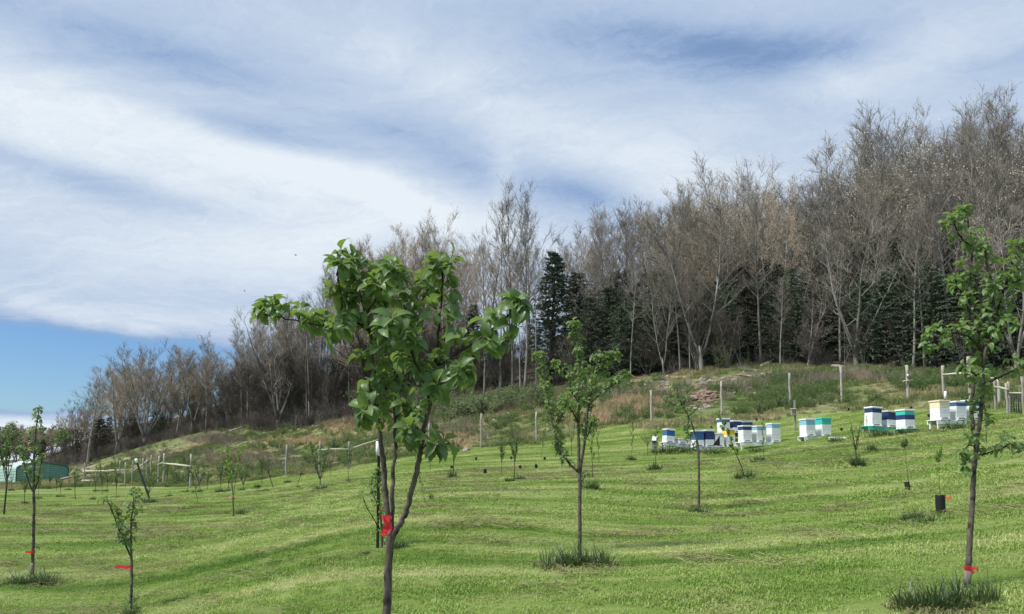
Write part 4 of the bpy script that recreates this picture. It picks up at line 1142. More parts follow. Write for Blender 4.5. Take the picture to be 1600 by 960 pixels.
# ---------------------------------------------------------------- saplings of the young rows
def sapling(seed, H, style, leafn, lsize, lm='sap_leaf'):
    R = random.Random(seed)
    T, L = MB(), MB()
    r0 = 0.011 + H * 0.004
    ends = []
    if style == 'whip':
        P = stem_path(R, (0, 0, -0.05), (R.uniform(-.05, .05), R.uniform(-.05, .05), 1), H, 8, 0.05, 0.05)
        T.tube(P, [r0 * (1 - .8 * i / 8) for i in range(9)], 5); ends.append(P)
        for k in range(7):
            p, d = path_at(P, lerp(.35, .95, k / 6)); an = k * 2.4
            Q = stem_path(R, p, Vector((math.cos(an) * .8, math.sin(an) * .8, .9)), H * R.uniform(.08, .18), 3, .1, .1)
            T.tube(Q, [.005, .004, .003, .002], 3, cap=False); ends.append(Q)
    elif style == 'head':
        P = stem_path(R, (0, 0, -0.05), (R.uniform(-.03, .03), R.uniform(-.03, .03), 1), H * .86, 8, 0.05, 0.03)
        T.tube(P, [r0 * .8 * (1 - .6 * i / 8) for i in range(9)], 5)
        for k in range(9):
            p, d = path_at(P, R.uniform(.84, 1)); an = k * 2.4
            Q = stem_path(R, p, Vector((math.cos(an) * .9, math.sin(an) * .9, .9)), H * R.uniform(.08, .15), 3, .05, .1)
            T.tube(Q, [.005, .004, .003, .002], 3, cap=False); ends.append(Q)
    else:
        hs = H * dict(vase=.38, bush=.2, spread=.45, fork=.3)[style]
        P = stem_path(R, (0, 0, -0.05), (R.uniform(-.06, .06), R.uniform(-.06, .06), 1), hs, 5, 0.03, 0.05)
        T.tube(P, [r0 * (1.15 - .3 * i / 5) for i in range(6)], 6)
        n = dict(vase=6, bush=9, spread=8, fork=3)[style]
        for k in range(n):
            p, d = path_at(P, R.uniform(.75, 1)); an = k * 6.283 / n + R.uniform(-.4, .4)
            s = dict(vase=.34, bush=.55, spread=.75, fork=.18)[style] * R.uniform(.5, 1.2)
            Q = stem_path(R, p, Vector((math.cos(an) * s, math.sin(an) * s, 1)), (H - hs) * R.uniform(.7, 1.02), 6, .05, .09)
            T.tube(Q, [r0 * .62 * (1 - .75 * i / 6) for i in range(7)], 4, cap=False); ends.append(Q)
            for q in range(3):
                p2, d2 = path_at(Q, R.uniform(.25, .9))
                Q2 = stem_path(R, p2, d2 + rvec(R) * .9, H * R.uniform(.06, .16), 2, .08, .1)
                T.tube(Q2, [.004, .003, .002], 3, cap=False); ends.append(Q2)
    for k in range(int(leafn * 1.4)):
        Q = R.choice(ends)
        p, d = path_at(Q, R.uniform(0.25, 1.0))
        for q in range(3):
            y = (rvec(R) + d * .5 + Vector((0, 0, .1))).normalized() * lsize * R.uniform(.9, 1.8)
            x = rvec(R).cross(y).normalized() * lsize * R.uniform(.34, .5)
            L.add([p, p + y * .5 + x, p + y, p + y * .5 - x], [(0, 1, 2, 3)])
    return T.mesh('trunk', M['sapling_bark']), L.mesh('foliage', M[lm], smooth=False)
SAP = {
    'head': [sapling(21, 1.7, 'head', 75, .075, 'dim_leaf'), sapling(22, 1.7, 'head', 40, .07, 'sap_leaf')],
    'vase': [sapling(1, 1.7, 'vase', 90, .05, 'dim_leaf'), sapling(2, 1.7, 'vase', 60, .05, 'dim_leaf')],
    'bare': [sapling(3, 1.7, 'vase', 22, .04, 'dim_leaf'), sapling(4, 1.7, 'spread', 30, .04, 'dim_leaf')],
    'leafy': [sapling(5, 1.7, 'spread', 190, .06), sapling(6, 1.7, 'vase', 200, .06)],
    'whip': [sapling(7, 1.7, 'whip', 90, .05), sapling(8, 1.7, 'whip', 60, .05, 'dim_leaf')],
    'bush': [sapling(9, 1.7, 'bush', 150, .05, 'dim_leaf')],
    'fork': [sapling(10, 1.7, 'fork', 46, .055), sapling(11, 1.7, 'fork', 40, .055)],
}
RS = random.Random(5)
def plant(px, py, hpx, kd, label, tilt=0.0, wide=1.0, group=None, idx=None):
    p = put(hit(px, py)); h = hpx * p.y / F
    T, L = SAP[kd][idx] if idx is not None else RS.choice(SAP[kd])
    o = bpy.data.objects.new('sapling', None); COL.objects.link(o)
    o.empty_display_size = .2
    s = h / 1.7 / max(.5, math.cos(tilt)); wide *= .95
    o.location = p; o.scale = (s * wide, s * wide, s); o.rotation_euler = (RS.uniform(-.03, .03), tilt, 0)
    if not tilt: o.rotation_euler.z = RS.uniform(0, 6.28)
    tag(o, label, 'sapling', group)
    link('trunk', T, o); tag(link('foliage', L, o), None, None, None, 'stuff')
    return o
G1 = 'young saplings in the orchard rows'
PL = [
    (6, 803, 158, 'vase', 'leafy sapling at the very edge of the orchard, in line with the shed end', 0, .8),
    (365, 807, 124, 'fork', 'tall thin sapling with leaves only at its tip, alone on a strip of yellowish lawn', 0, .8),
    (1163, 742, 92, 'whip', 'thin leaning sapling in front of the yellow-banded hive', -.38, .9),
    (1193, 716, 62, 'whip', 'straight bare whip of a sapling before the pale blue banded hives', 0, .6),
    (1340, 728, 84, 'bare', 'low open-branched sapling with almost no leaves between the hive stands', 0, 1.3),
    (1420, 762, 80, 'head', 'short-headed sapling with sparse leaves rising from the tilted black guard', 0, .7),
    (1470, 795, 98, 'head', 'sapling with a round leafy head rising from the ribbed black guard', 0, .6),
    (1541, 694, 110, 'whip', 'slim sapling close behind the tall leafy apple tree with whitened base', 0, .7),
    (1355, 690, 40, 'whip', 'tiny twig of a sapling standing before the teal hive stand', 0, .5),
    (708, 745, 74, 'vase', 'vase-shaped sapling in a bushy grass clump beside the big-leaved tree', 0, 1.0),
    (784, 741, 62, 'vase', 'sapling with a whitish foot beside two black guards on the lawn', 0, .8),
    (804, 748, 86, 'vase', 'taller vase-shaped sapling in a double grass clump on the mid lawn', 0, .8),
    (845, 717, 52, 'whip', 'bent whip sapling below the fence, next to a black guard', .15, .6),
    (926, 748, 92, 'whip', 'slender sapling directly behind the trunk of the long-leader apple tree', 0, .7),
    (936, 724, 66, 'whip', 'smaller slender sapling uphill of the long-leader apple tree', 0, .6),
    (893, 712, 62, 'bare', 'open twiggy sapling glimpsed through the long-leader apple tree', 0, .7),
    (987, 716, 56, 'whip', 'stick-like sapling in a small grass clump beside the solar panel stake', 0, .7),
    (1024, 733, 66, 'whip', 'wispy sapling in a wide grass clump near the solar panel stake', .05, .8),
    (1012, 712, 46, 'bare', 'scrubby sapling brushing the solar panel', 0, 1.0),
    (664, 786, 70, 'whip', 'bare dark whip leaning over a patch of dead leaves beside the big-leaved tree', -.20, .45),
    (545, 753, 64, 'vase', 'vase sapling just under the slanting pale rail', 0, .7),
    (500, 762, 84, 'bush', 'dense dark sapling below the post of the slanting rail', 0, .9),
    (464, 762, 54, 'bare', 'leaning twiggy sapling beside the lone pale post', .30, .8),
    (427, 762, 66, 'bare', 'sapling leaning over a row of cut grass near the lone pale post', -.30, 1.0),
    (409, 760, 56, 'vase', 'upright sapling beside the leaning one near the lone pale post', 0, .7),
    (380, 764, 42, 'bush', 'bushy little sapling behind the tall tip-leaved one', 0, .9),
    (357, 766, 66, 'bush', 'dark bushy sapling a few paces behind the tall tip-leaved one', 0, .7),
    (345, 768, 56, 'vase', 'dull green sapling in the distant row by the tall tip-leaved one', 0, .7),
    (310, 789, 66, 'whip', 'leaning whip on a dried grass mound near the split-rail corner post', -.24, .5),
    (324, 766, 36, 'vase', 'small sapling behind the leaning whip on the dried mound', 0, .8),
    (311, 764, 52, 'bush', 'shrubby sapling in front of the corner post of the old rail fence', 0, .8),
    (293, 766, 46, 'vase', 'sapling at the foot of the old rail fence corner post', 0, .7),
    (261, 758, 46, 'vase', 'sapling close under the grey fence posts', 0, .6),
    (232, 779, 60, 'bush', 'small bushy sapling at the foot of the leaning black stake', 0, .9),
    (196, 762, 44, 'whip', 'thin sapling beside the paired whitish posts', 0, .6),
    (181, 781, 60, 'vase', 'sapling between the small two-stemmed apple and the whitish posts', 0, .6),
    (167, 769, 46, 'bare', 'twiggy sapling by the stacked rails', 0, .7),
    (160, 774, 50, 'vase', 'leaning sapling in front of the stacked rails', -.12, .7),
    (149, 769, 44, 'bare', 'upright sapling in front of the stacked rails', 0, .9),
    (118, 781, 56, 'vase', 'vase sapling on open lawn between the shed and the stacked rails', 0, .9),
    (107, 765, 30, 'whip', 'short sapling just past the shed end', 0, .8),
    (94, 775, 34, 'vase', 'sapling before the shed wall in the outer grass clump', 0, .8),
    (77, 763, 26, 'vase', 'tiny sapling directly against the green shed wall', 0, .9),
    (88, 767, 28, 'vase', 'small sapling in front of the shed corner', 0, .9),
    (60, 776, 40, 'leafy', 'leafy sapling seen through the slender apple tree before the shed', 0, .7),
    (38, 786, 50, 'vase', 'flat-topped sapling before the shed, beside the slender apple tree', 0, .9),
    (18, 767, 40, 'bare', 'bare forked sapling at the pale side of the shed', 0, .6),
    (672, 738, 60, 'vase', 'slight sapling between the big-leaved tree and a white fence post', 0, .6),
    (515, 748, 50, 'bare', 'thin sapling below the slanting rail behind the dense dark sapling', 0, .6),
]
for px, py, h, kd, lab, tl, wd in PL: plant(px, py, h, kd, lab, tl, wd, G1)

# ---------------------------------------------------------------- grass clumps left by the mower
def tuft_mesh(seed, n, h, r, straw, lean=0.8, wid=0.007):
    R = random.Random(seed)
    mb = MB()
    cents = [(R.gauss(0, r * .42), R.gauss(0, r * .34), R.uniform(.5, 1)) for _ in range(max(3, n // 26))]
    def blade(x, y, H, w, az_, bend, m):
        p = Vector((x, y, -0.02)); so = R.uniform(.1, .8); d = Vector((math.cos(az_) * so, math.sin(az_) * so, 1)).normalized()
        out = Vector((math.cos(az_), math.sin(az_), 0)); sx = Vector((-out.y, out.x, 0)) * w
        vs = []
        for i in range(4):
            k = (1, .9, .6, 0.05)[i]
            vs += [p - sx * k, p + sx * k]
            p = p + d * H / 3
            d = (d + out * bend * .5 - Vector((0, 0, bend * .28))).normalized()
        mb.add(vs, [(0, 1, 3, 2), (2, 3, 5, 4), (4, 5, 7, 6)], m)
    for i in range(n):
        cx, cy, ch = R.choice(cents)
        x, y = cx + R.gauss(0, r * .16), cy + R.gauss(0, r * .16)
        a = math.atan2(y - cy, x - cx) + R.uniform(-.9, .9)
        blade(x, y, h * ch * R.choice([R.uniform(.35, .8), R.uniform(.5, 1.35)]), wid * R.uniform(.6, 1.3), a, R.uniform(.2, 1.5) * lean, 0 if R.random() > .12 else 1)
    for i in range(int(n * straw)):
        a = R.uniform(0, 6.28); q = r * R.uniform(.3, 1.45)
        blade(math.cos(a) * q * 1.15, math.sin(a) * q, h * R.uniform(.12, .4), wid * R.uniform(.6, 1.1), R.uniform(0, 6.28), R.uniform(1.0, 2.4), 1)
    return mb.mesh('blades', [M['tuft_blade'], M['tuft_straw']])
TUF = {'big': [tuft_mesh(i, 620, .30, .36, 1.8) for i in (1, 2)], 'mid': [tuft_mesh(i, 360, .26, .30, .7) for i in (3, 4, 5)],
       'flat': [tuft_mesh(i, 150, .16, .40, 2.4) for i in (6, 7)], 'small': [tuft_mesh(i, 200, .24, .24, .5, wid=.010) for i in (8, 9, 10)]}
RT = random.Random(8)
def tuft(px, py, wpx, kd, label, hs=1.0):
    p = put(hit(px, py)); w = wpx * p.y / F * (1.0 if p.y < 15 else 1.3)
    nomw = dict(big=.92, mid=.80, flat=1.05, small=.62)[kd]
    s = w / nomw
    o = link('grass_clump', RT.choice(TUF[kd]), None, p)
    o.scale = (s, s, max(.6, min(1.7, s)) * hs * (1.25 if kd != 'flat' else 1.0)); o.rotation_euler = (0, 0, RT.uniform(0, 6.28))
    return tag(o, label, 'grass clump', 'grass clumps around the tree bases')
for a_ in [
    (905, 886, 118, 'big', 'thick dark grass clump round the trunk of the long-leader apple tree', 1.15),
    (1478, 948, 150, 'big', 'big sprawling grass clump with long blades round the whitened trunk', 1.1),
    (1540, 940, 60, 'mid', 'upright long-bladed grass patch at the far side of the whitened trunk', 1.3),
    (1418, 948, 70, 'flat', 'low matted grass edge next to the big sprawling clump', 1.0),
    (48, 912, 95, 'big', 'ragged grass clump at the foot of the slender apple tree by the shed', .8),
    (206, 962, 36, 'mid', 'small weeds at the foot of the two-stemmed sapling', .9),
    (12, 812, 40, 'flat', 'flattened grass at the foot of the edge sapling', 1.0),
    (377, 804, 24, 'mid', 'bright green tuft beside the tall tip-leaved sapling', 1.2),
    (622, 858, 40, 'mid', 'green tuft behind the lower trunk of the big-leaved tree', 1.0),
    (578, 866, 50, 'flat', 'low mat of grass beside the white-capped stake', .8),
    (1092, 802, 46, 'mid', 'clump of broad dark blades at the foot of the crooked apple tree', 1.0),
    (1078, 808, 66, 'flat', 'dead cut grass lying beside the crooked apple tree', .8),
    (1025, 736, 38, 'small', 'rounded grass clump round the wispy sapling', 1.0),
    (987, 719, 20, 'small', 'small grass clump round the stick-like sapling', 1.0),
    (1052, 718, 32, 'flat', 'thin flattened clump below the first hive stand', 1.0),
    (1187, 722, 30, 'small', 'dark grass clump round the bare whip before the hives', 1.0),
    (1167, 746, 38, 'small', 'grass clump at the foot of the thin leaning sapling', 1.0),
    (1342, 728, 40, 'small', 'grass clump under the open-branched sapling', 1.1),
    (1360, 706, 27, 'small', 'round grass clump just below the teal hive stand', 1.2),
    (1418, 774, 66, 'flat', 'straw-coloured mound under the tilted black guard', 1.2),
    (1465, 815, 110, 'flat', 'wide mound of dead cut grass round the ribbed black guard', 1.2),
    (1424, 812, 50, 'mid', 'green tuft at the end of the wide cut-grass mound', .9),
    (708, 747, 30, 'small', 'bushy grass clump round the vase-shaped sapling by the big-leaved tree', 1.1),
    (812, 750, 26, 'small', 'taller half of the double grass clump on the mid lawn', 1.2),
    (795, 754, 24, 'small', 'lower half of the double grass clump on the mid lawn', .8),
    (786, 742, 20, 'flat', 'flat clump at the whitish-footed sapling', 1.0),
    (925, 764, 36, 'mid', 'grass clump beside the slender sapling behind the long-leader tree', 1.2),
    (506, 765, 26, 'small', 'dark grass clump at the dense dark sapling', 1.1),
    (490, 768, 26, 'flat', 'flat cut grass beside the dense dark sapling', .8),
    (545, 754, 16, 'small', 'little clump under the vase sapling below the slanting rail', 1.0),
    (450, 755, 16, 'small', 'grass clump at the lone pale post', 1.1),
    (466, 763, 12, 'small', 'tiny clump at the leaning twiggy sapling', .9),
    (492, 760, 12, 'small', 'isolated green tuft uphill of the dense dark sapling', 1.0),
    (404, 763, 16, 'small', 'green clump at the upright sapling near the lone post', 1.1),
    (420, 768, 46, 'flat', 'long heap of cut grass near the leaning sapling', .8),
    (668, 791, 42, 'flat', 'patch of dead leaves and weeds at the dark leaning whip', .9),
    (295, 794, 60, 'flat', 'dried pale mound under the leaning whip', .8),
    (233, 786, 34, 'mid', 'weedy clump at the foot of the leaning black stake', .9),
    (265, 776, 16, 'small', 'rounded clump on open lawn by the leaning black stake', .9),
    (262, 761, 16, 'small', 'clump under the grey fence posts', .8),
    (292, 769, 16, 'small', 'clump below the old rail fence corner post', .8),
    (313, 770, 20, 'small', 'dark clump at the shrubby sapling', .9),
    (344, 770, 20, 'small', 'dark clump behind the tall tip-leaved sapling', .9),
    (358, 768, 14, 'small', 'small clump beside the dark bushy sapling', .9),
    (381, 766, 14, 'small', 'clump at the bushy little sapling', .9),
    (188, 777, 30, 'flat', 'low weeds on the lawn in front of the whitish posts', .9),
    (146, 781, 18, 'small', 'round weed clump on lawn before the stacked rails', .8),
    (150, 768, 14, 'small', 'clump at the upright sapling by the stacked rails', .9),
    (166, 768, 12, 'small', 'clump at the twiggy sapling by the stacked rails', .9),
    (118, 778, 20, 'flat', 'thin clump at the vase sapling beyond the shed', 1.0),
    (93, 777, 16, 'small', 'clump in front of the shed wall', .8),
    (77, 764, 12, 'small', 'clump hard against the shed wall', .8),
    (108, 766, 12, 'small', 'clump past the end of the shed', .8),
    (60, 779, 12, 'small', 'clump glimpsed behind the slender apple tree', .8),
    (40, 787, 14, 'small', 'clump under the flat-topped sapling', .8),
    (18, 767, 12, 'small', 'clump at the pale side of the shed', .8),
    (1065, 706, 60, 'mid', 'long grass growing under the first hive stand', .8),
    (1115, 708, 60, 'mid', 'long grass growing under the stand with the yellow-banded hive', .7),
    (1190, 706, 40, 'mid', 'long grass growing under the stand of pale blue hives', .5),
    (1310, 690, 36, 'mid', 'long grass at the low white board', .6),
    (1385, 681, 50, 'mid', 'long grass growing under the teal hive stand', .9),
    (1415, 678, 34, 'mid', 'dark long grass beside the teal and navy banded hive', .9),
    (1500, 672, 60, 'mid', 'long grass growing under the high white hive stand', .9),
    (1032, 708, 50, 'mid', 'weedy grass by the solar panel stake', .8),
    (675, 780, 12, 'small', 'little leafy weed beside the patch of dead leaves', 1.0),
]: tuft(*a_)
# ---------------------------------------------------------------- beehives and their stands
def rz_m(a): return Matrix.Rotation(a, 4, 'Z')
COLN = dict(white='hive_white', cream='hive_cream', navy='hive_navy', blue='hive_blue', sky='hive_sky', teal='hive_teal', yellow='hive_yellow')
def hive(mat4, layers, lid, label, w=0.42, dp=0.51):
    root = bpy.data.objects.new('beehive', None); COL.objects.link(root); root.empty_display_size = .2
    root.matrix_world = mat4
    tag(root, label, 'beehive', 'beehives on stands across the slope')
    b = MB(); b.box((0, -0.03, 0.022), (w, dp + 0.06, 0.044)); b.build('bottom_board', M['hive_white'], root, False)
    b = MB(); b.box((0.0, -dp / 2 - 0.002, 0.062), (w * 0.55, 0.012, 0.030)); b.build('entrance', M['hollow'], root, False)
    z = 0.046
    for h, c in layers:
        k = max(1, round(h / 0.26)); hh = h / k
        for q in range(k):
            b = MB(); b.box((0, 0, z + hh / 2 - .001), (w, dp, hh - 0.004), bev=0.006)
            if hh > .15:
                b.box((0, -dp / 2 - 0.002, z + hh * .62), (0.11, 0.008, 0.022), bev=0)
                b.box((-w / 2 - 0.002, 0, z + hh * .62), (0.008, 0.11, 0.022), bev=0)
            b.build('hive_box', M[COLN[c]], root, False); z += hh
    b = MB(); b.box((0, 0, z + 0.008), (w + .015, dp + .015, 0.014)); b.build('inner_cover', M['hive_white'], root, False); z += 0.016
    b = MB(); b.box((0, 0, z + 0.024), (w + 0.05, dp + 0.05, 0.055), bev=0.008); b.build('lid', M[COLN[lid]], root, False)
    return root
def hive_stand(px, py, L, rz, slope, top, col, label, hives, legs='white', wd=0.5, sink=0.0):
    p = put(hit(px, py))
    m = Matrix.Translation(p) @ rz_m(rz) @ Matrix.Rotation(-slope, 4, 'Y')
    root = bpy.data.objects.new('hive_stand', None); COL.objects.link(root); root.empty_display_size = .3
    root.matrix_world = m
    tag(root, label, 'stand', 'low stands carrying the hives')
    cm = M[COLN[col]] if col in COLN else M[col]
    for s in (-1, 1):
        b = MB(); b.box((L / 2, s * wd / 2, top - 0.07), (L, 0.04, 0.14), bev=.004); b.build('rail', cm, root, False)
    n = max(3, int(L / .24))
    for k in range(n):
        b = MB(); b.box((lerp(.06, L - .06, k / (n - 1)), 0, top + 0.0125), (0.14, wd + .04, 0.025)); b.build('deck_board', cm, root, False)
    for x in (0.10, L - 0.10):
        for s in (-1, 1):
            b = MB(); b.box((x, s * (wd / 2 - .05), (top - .03) / 2 - .15), (0.08, 0.055, top + .27)); b.build('leg', M[COLN.get(legs, legs)], root, False)
    for off, layers, lid, lab in hives:
        hm = m @ Matrix.Translation((off, 0, top + 0.026)) @ rz_m(rad(3 * math.sin(off * 9)))
        hive(hm, layers, lid, lab)
    return root
RZ = rad(10)
hive_stand(1033, 704, 1.75, RZ, -0.10, 0.40, 'white', 'white stand sagging towards one end beneath a blue-topped hive and two small boxes', [
    (0.32, [(.28, 'white'), (.26, 'blue')], 'white', 'blue-topped white hive standing alone at the raised end of the sagging stand'),
    (0.95, [(.14, 'white')], 'cream', 'small low hive box with a cream lid on the sagging stand'),
    (1.42, [(.16, 'white')], 'white', 'small plain white hive box at the drooping end of the sagging stand')])
hive_stand(1082, 706, 2.05, RZ, 0.0, 0.20, 'white', 'low white stand beneath two dark blue hives and the yellow-banded one', [
    (0.25, [(.27, 'white'), (.38, 'blue')], 'white', 'mid-blue-topped hive directly behind the crooked apple trunk'),
    (0.76, [(.29, 'white'), (.38, 'navy')], 'white', 'deep-blue-topped hive beside the plain grey-white one on the low stand'),
    (1.25, [(.52, 'white')], 'white', 'plain all-white hive with a black sheet propped at its corner'),
    (1.80, [(.50, 'white'), (.22, 'yellow')], 'white', 'white hive with a bright yellow band under its lid')])
hive_stand(1122, 694, 1.85, RZ, 0.0, 0.50, 'dark_metal', 'tall dark stand behind the yellow-banded hive', [
    (0.30, [(.46, 'white'), (.13, 'blue')], 'white', 'tallest of the rear hives, white with a thin blue band'),
    (0.90, [(.22, 'white'), (.27, 'navy')], 'white', 'navy-topped squat hive in the middle of the tall dark stand'),
    (1.48, [(.24, 'white'), (.22, 'navy')], 'sky', 'rear hive with navy box and pale blue lid on the tall dark stand')], legs='dark_metal')
hive_stand(1153, 703, 2.15, RZ, 0.0, 0.30, 'white', 'white stand beneath one navy-banded and two pale-blue-banded hives', [
    (0.36, [(.50, 'white'), (.14, 'navy')], 'white', 'white hive with narrow navy band, first of the row of three behind the leaning sapling'),
    (1.02, [(.50, 'white'), (.13, 'sky')], 'white', 'white hive with pale blue band in the middle of the row of three'),
    (1.74, [(.60, 'white'), (.15, 'sky')], 'white', 'taller white hive with pale blue band at the end of the row of three')])
hive_stand(1252, 691, 1.5, RZ, 0.0, 0.20, 'white', 'short white stand beneath a pale blue and a mint hive', [
    (0.30, [(.44, 'white'), (.19, 'sky')], 'white', 'white hive with pale blue box beside the mint-topped one'),
    (1.04, [(.46, 'white'), (.22, 'teal')], 'teal', 'white hive with mint green top and lid on the short stand')])
hive_stand(1301, 688, 0.85, RZ, -0.03, 0.10, 'white', 'empty low white board beyond the short stand', [])
hive_stand(1351, 678, 1.6, RZ, -0.06, 0.30, 'teal', 'bright teal stand with two navy-banded hives', [
    (0.36, [(.50, 'white'), (.17, 'navy')], 'white', 'tall white hive with navy band at the end of the teal stand'),
    (1.06, [(.26, 'white'), (.30, 'navy')], 'cream', 'hive with broad navy box and cream lid on the teal stand')], legs='post')
hive_stand(1404, 677, 0.62, RZ, 0.0, 0.14, 'teal', 'small low teal stand beneath the teal and navy striped hive', [
    (0.31, [(.30, 'white'), (.17, 'navy'), (.15, 'teal')], 'white', 'white hive striped navy and teal beside the teal stand')])
hive_stand(1457, 673, 2.05, RZ, 0.0, 0.38, 'white', 'high white stand on paired legs beneath the cream-lidded hive', [
    (0.34, [(.40, 'white'), (.20, 'cream')], 'cream', 'tall white hive with cream upper box and cream lid'),
    (1.02, [(.46, 'white'), (.12, 'blue')], 'white', 'white hive with thin blue band beside the cream-lidded one'),
    (1.66, [(.48, 'white'), (.16, 'navy')], 'white', 'white hive with navy band half hidden by the tall leafy apple tree')])
# black sheet propped against the plain white hive
p = put(hit(1117, 705)); mb = MB()
mb.add([(0.20, 0.0, .22), (-0.16, -.10, .22), (0.20, 0.02, .66), (0.215, 0.02, .22), (-0.145, -.08, .22), (0.215, 0.04, .66)], [(0, 1, 2), (5, 4, 3), (0, 3, 4, 1), (1, 4, 5, 2), (2, 5, 3, 0)])
o = mb.build('black_sheet', M['black'], None, False, p + Vector((0, -.12, 0))); tag(o, 'black plastic sheet propped between the plain white hive and the yellow-banded hive', 'sheet')

# ---------------------------------------------------------------- fence posts, braces, gate
RP = random.Random(3)
def post_mesh(seed, h, r):
    R = random.Random(seed); mb = MB()
    P = [Vector((R.uniform(-.015, .015), R.uniform(-.015, .015), lerp(-.3, h, i / 6))) for i in range(7)]
    mb.tube(P, [r * R.uniform(.9, 1.1) for _ in P], 9)
    return mb
def add_post(px, base_py, top_py, label, r=0.055, lean=0.0, mat='post', group='posts of the hillside fence'):
    p = put(hit(px, base_py)); h = (base_py - top_py) * p.y / F
    o = post_mesh(RP.random(), h, r).build('fence_post', M[mat], None, True, p)
    o.rotation_euler = (0, lean, 0)
    return tag(o, label, 'post', group)
for px, bp_, tp, lab, r in (
    (1018, 663, 610, 'pale fence post between the tawny grass and the crooked apple tree', .06),
    (1128, 652, 599, 'fence post rising just behind the tallest rear hive', .058),
    (1235, 642, 585, 'stout fence post above the gap between hive stands, behind the bird box', .062),
    (1316, 633, 576, 'bright weathered fence post below the broad many-limbed tree', .062),
    (1419, 626, 569, 'fence post with a short crosspiece and white insulator above the teal stand', .075),
    (752, 700, 647, 'slim white fence post beside the green thicket', .06),
    (838, 689, 640, 'slim fence post at the lower end of the green thicket, by the long-leader tree', .055),
    (670, 712, 662, 'pale fence post beside the leafy stem of the big-leaved tree', .055),
    (447, 745, 697, 'lone pale fence post on the slope before the dark many-stemmed tree', .07),
    (922, 680, 625, 'pale fence post behind the twigs of the long-leader apple tree', .06),
    (186, 757, 722, 'thin whitish post of the old enclosure, outermost of the pair', .05),
    (195, 757, 724, 'thin whitish post of the old enclosure, inner of the pair', .055),
    (206, 757, 720, 'thin grey post beside the leaning black stake', .04),
    (235, 757, 712, 'tall grey post of the old enclosure next to the leaning black stake', .06),
    (222, 757, 716, 'grey post half behind the leaning black stake', .05),
    (131, 757, 722, 'slim post at the end of the stacked rails', .04)):
    add_post(px, bp_, tp, lab, r)
for o in [x for x in bpy.data.objects if x.get('label', '').startswith('fence post with a short crosspiece')]:
    mb = MB(); mb.tube([(-.28, -.08, 1.05), (.24, -.08, 1.12)], .035, 6); mb.build('crosspiece', M['rail'], o)
    mb = MB(); mb.tube([(-.02, -.10, 1.30), (-.02, -.14, 1.42)], [.06, .045], 8); mb.build('insulator', M['white_paint'], o)
def brace(name, posts, rails, label, cat='fence', r=.065, rr=.045, mat='rail'):
    """posts [(px, base, top)], rails [(i, j, fraction of height on i, on j)]"""
    B = [put(hit(px, b)) for px, b, t in posts]; Hh = [(b - t) * B[i].y / F for i, (px, b, t) in enumerate(posts)]
    root = empty(name, B[0], label, cat)
    for i, q in enumerate(B):
        o = post_mesh(px + i, Hh[i], r).build('post', M['post'], root); o.location = q - B[0]
    for i, j, fi, fj in rails:
        a = B[i] - B[0] + Vector((0, -.0, Hh[i] * fi)); c = B[j] - B[0] + Vector((0, -.0, Hh[j] * fj))
        mid = a.lerp(c, .5) + Vector((0, 0, .02)); ex = (c - a).normalized() * .12
        mb = MB(); mb.tube([a - ex, mid, c + ex], [rr, rr * 1.08, rr * .95], 8); mb.build('rail', M[mat], root)
    return root
brace('rail_fence', [(1475, 622, 570), (1517, 634, 556), (1562, 637, 590)], [(0, 1, .72, .66), (1, 2, .62, .92)], 'upper rail fence of three posts and level rails behind the tall leafy apple tree', r=.07)
brace('rail_fence', [(499, 742, 690), (545, 734, 690), (593, 724, 672)], [(0, 1, .74, .72), (1, 2, .72, .70)], 'brace of posts with one long pale slanting rail behind the big-leaved tree', r=.06)
brace('rail_fence', [(247, 757, 712), (255, 757, 708), (297, 762, 710)], [(0, 1, .70, .70), (1, 2, .68, .63)], 'old rail fence corner with a pale rail ending at a single post', r=.07, rr=.07)
brace('rail_fence', [(206.5, 756, 722), (228, 756, 716)], [(0, 1, .55, .9)], 'short broken rail between two thin grey posts behind the leaning black stake', r=.05, rr=.07)
# stacked rails beside the shed
p = put(hit(128, 757)); root = empty('rail_stack', p, 'heap of weathered rails stacked crosswise between two stakes beyond the shed', 'rail stack')
for k, (x0, x1, z0, z1, y) in enumerate(((0, 2.6, 1.28, 1.25, 0), (.1, 2.2, .12, .16, .1), (0, 1.9, .42, .36, 0), (.3, 2.4, .74, .80, .1), (1.0, 4.2, 1.26, 1.38, .15), (-2.2, .2, .55, 1.0, .2))):
    mb = MB(); mb.tube([(x0, y, z0), ((x0 + x1) / 2, y + .02, (z0 + z1) / 2 + .03), (x1, y, z1)], [.085, .09, .075], 7); mb.build('rail', M['log' if k % 2 else 'rail'], root)
for x in (.15, 2.0):
    mb = post_mesh(x, 1.35, .06); o = mb.build('post', M['post'], root); o.location = (x, .25, 0)
# gate of wire mesh
pa = put(hit(1578, 646)); pb = put(hit(1600, 648))
root = empty('wire_gate', pa, 'dark wire gate hung between two peeled posts at the end of the upper fence', 'gate')
ha = 50 * pa.y / F; hb = 60 * pb.y / F
v = pb - pa; dv = v.normalized()
mb = post_mesh(4, ha, .05); mb.build('post', M['post'], root)
mb = post_mesh(5, hb, .05); o = mb.build('post', M['post'], root); o.location = v
gh = 32 * pa.y / F
mb = MB(); mb.tube([Vector((0, 0, gh)) + dv * .05, v + Vector((0, 0, gh)) - dv * .05], .04, 7); mb.build('rail', M['rail'], root)
mb = MB(); mb.tube([Vector((0, 0, .08)) + dv * .05, v + Vector((0, 0, .08)) - dv * .05], .02, 6); mb.build('bottom_bar', M['dark_metal'], root)
nb = 6
for k in range(1, nb):
    mb = MB(); q = v * (k / nb); mb.tube([q + Vector((0, 0, .08)), q + Vector((0, 0, gh))], .015 if k % 2 else .022, 4); mb.build('upright_wire', M['dark_metal'], root)
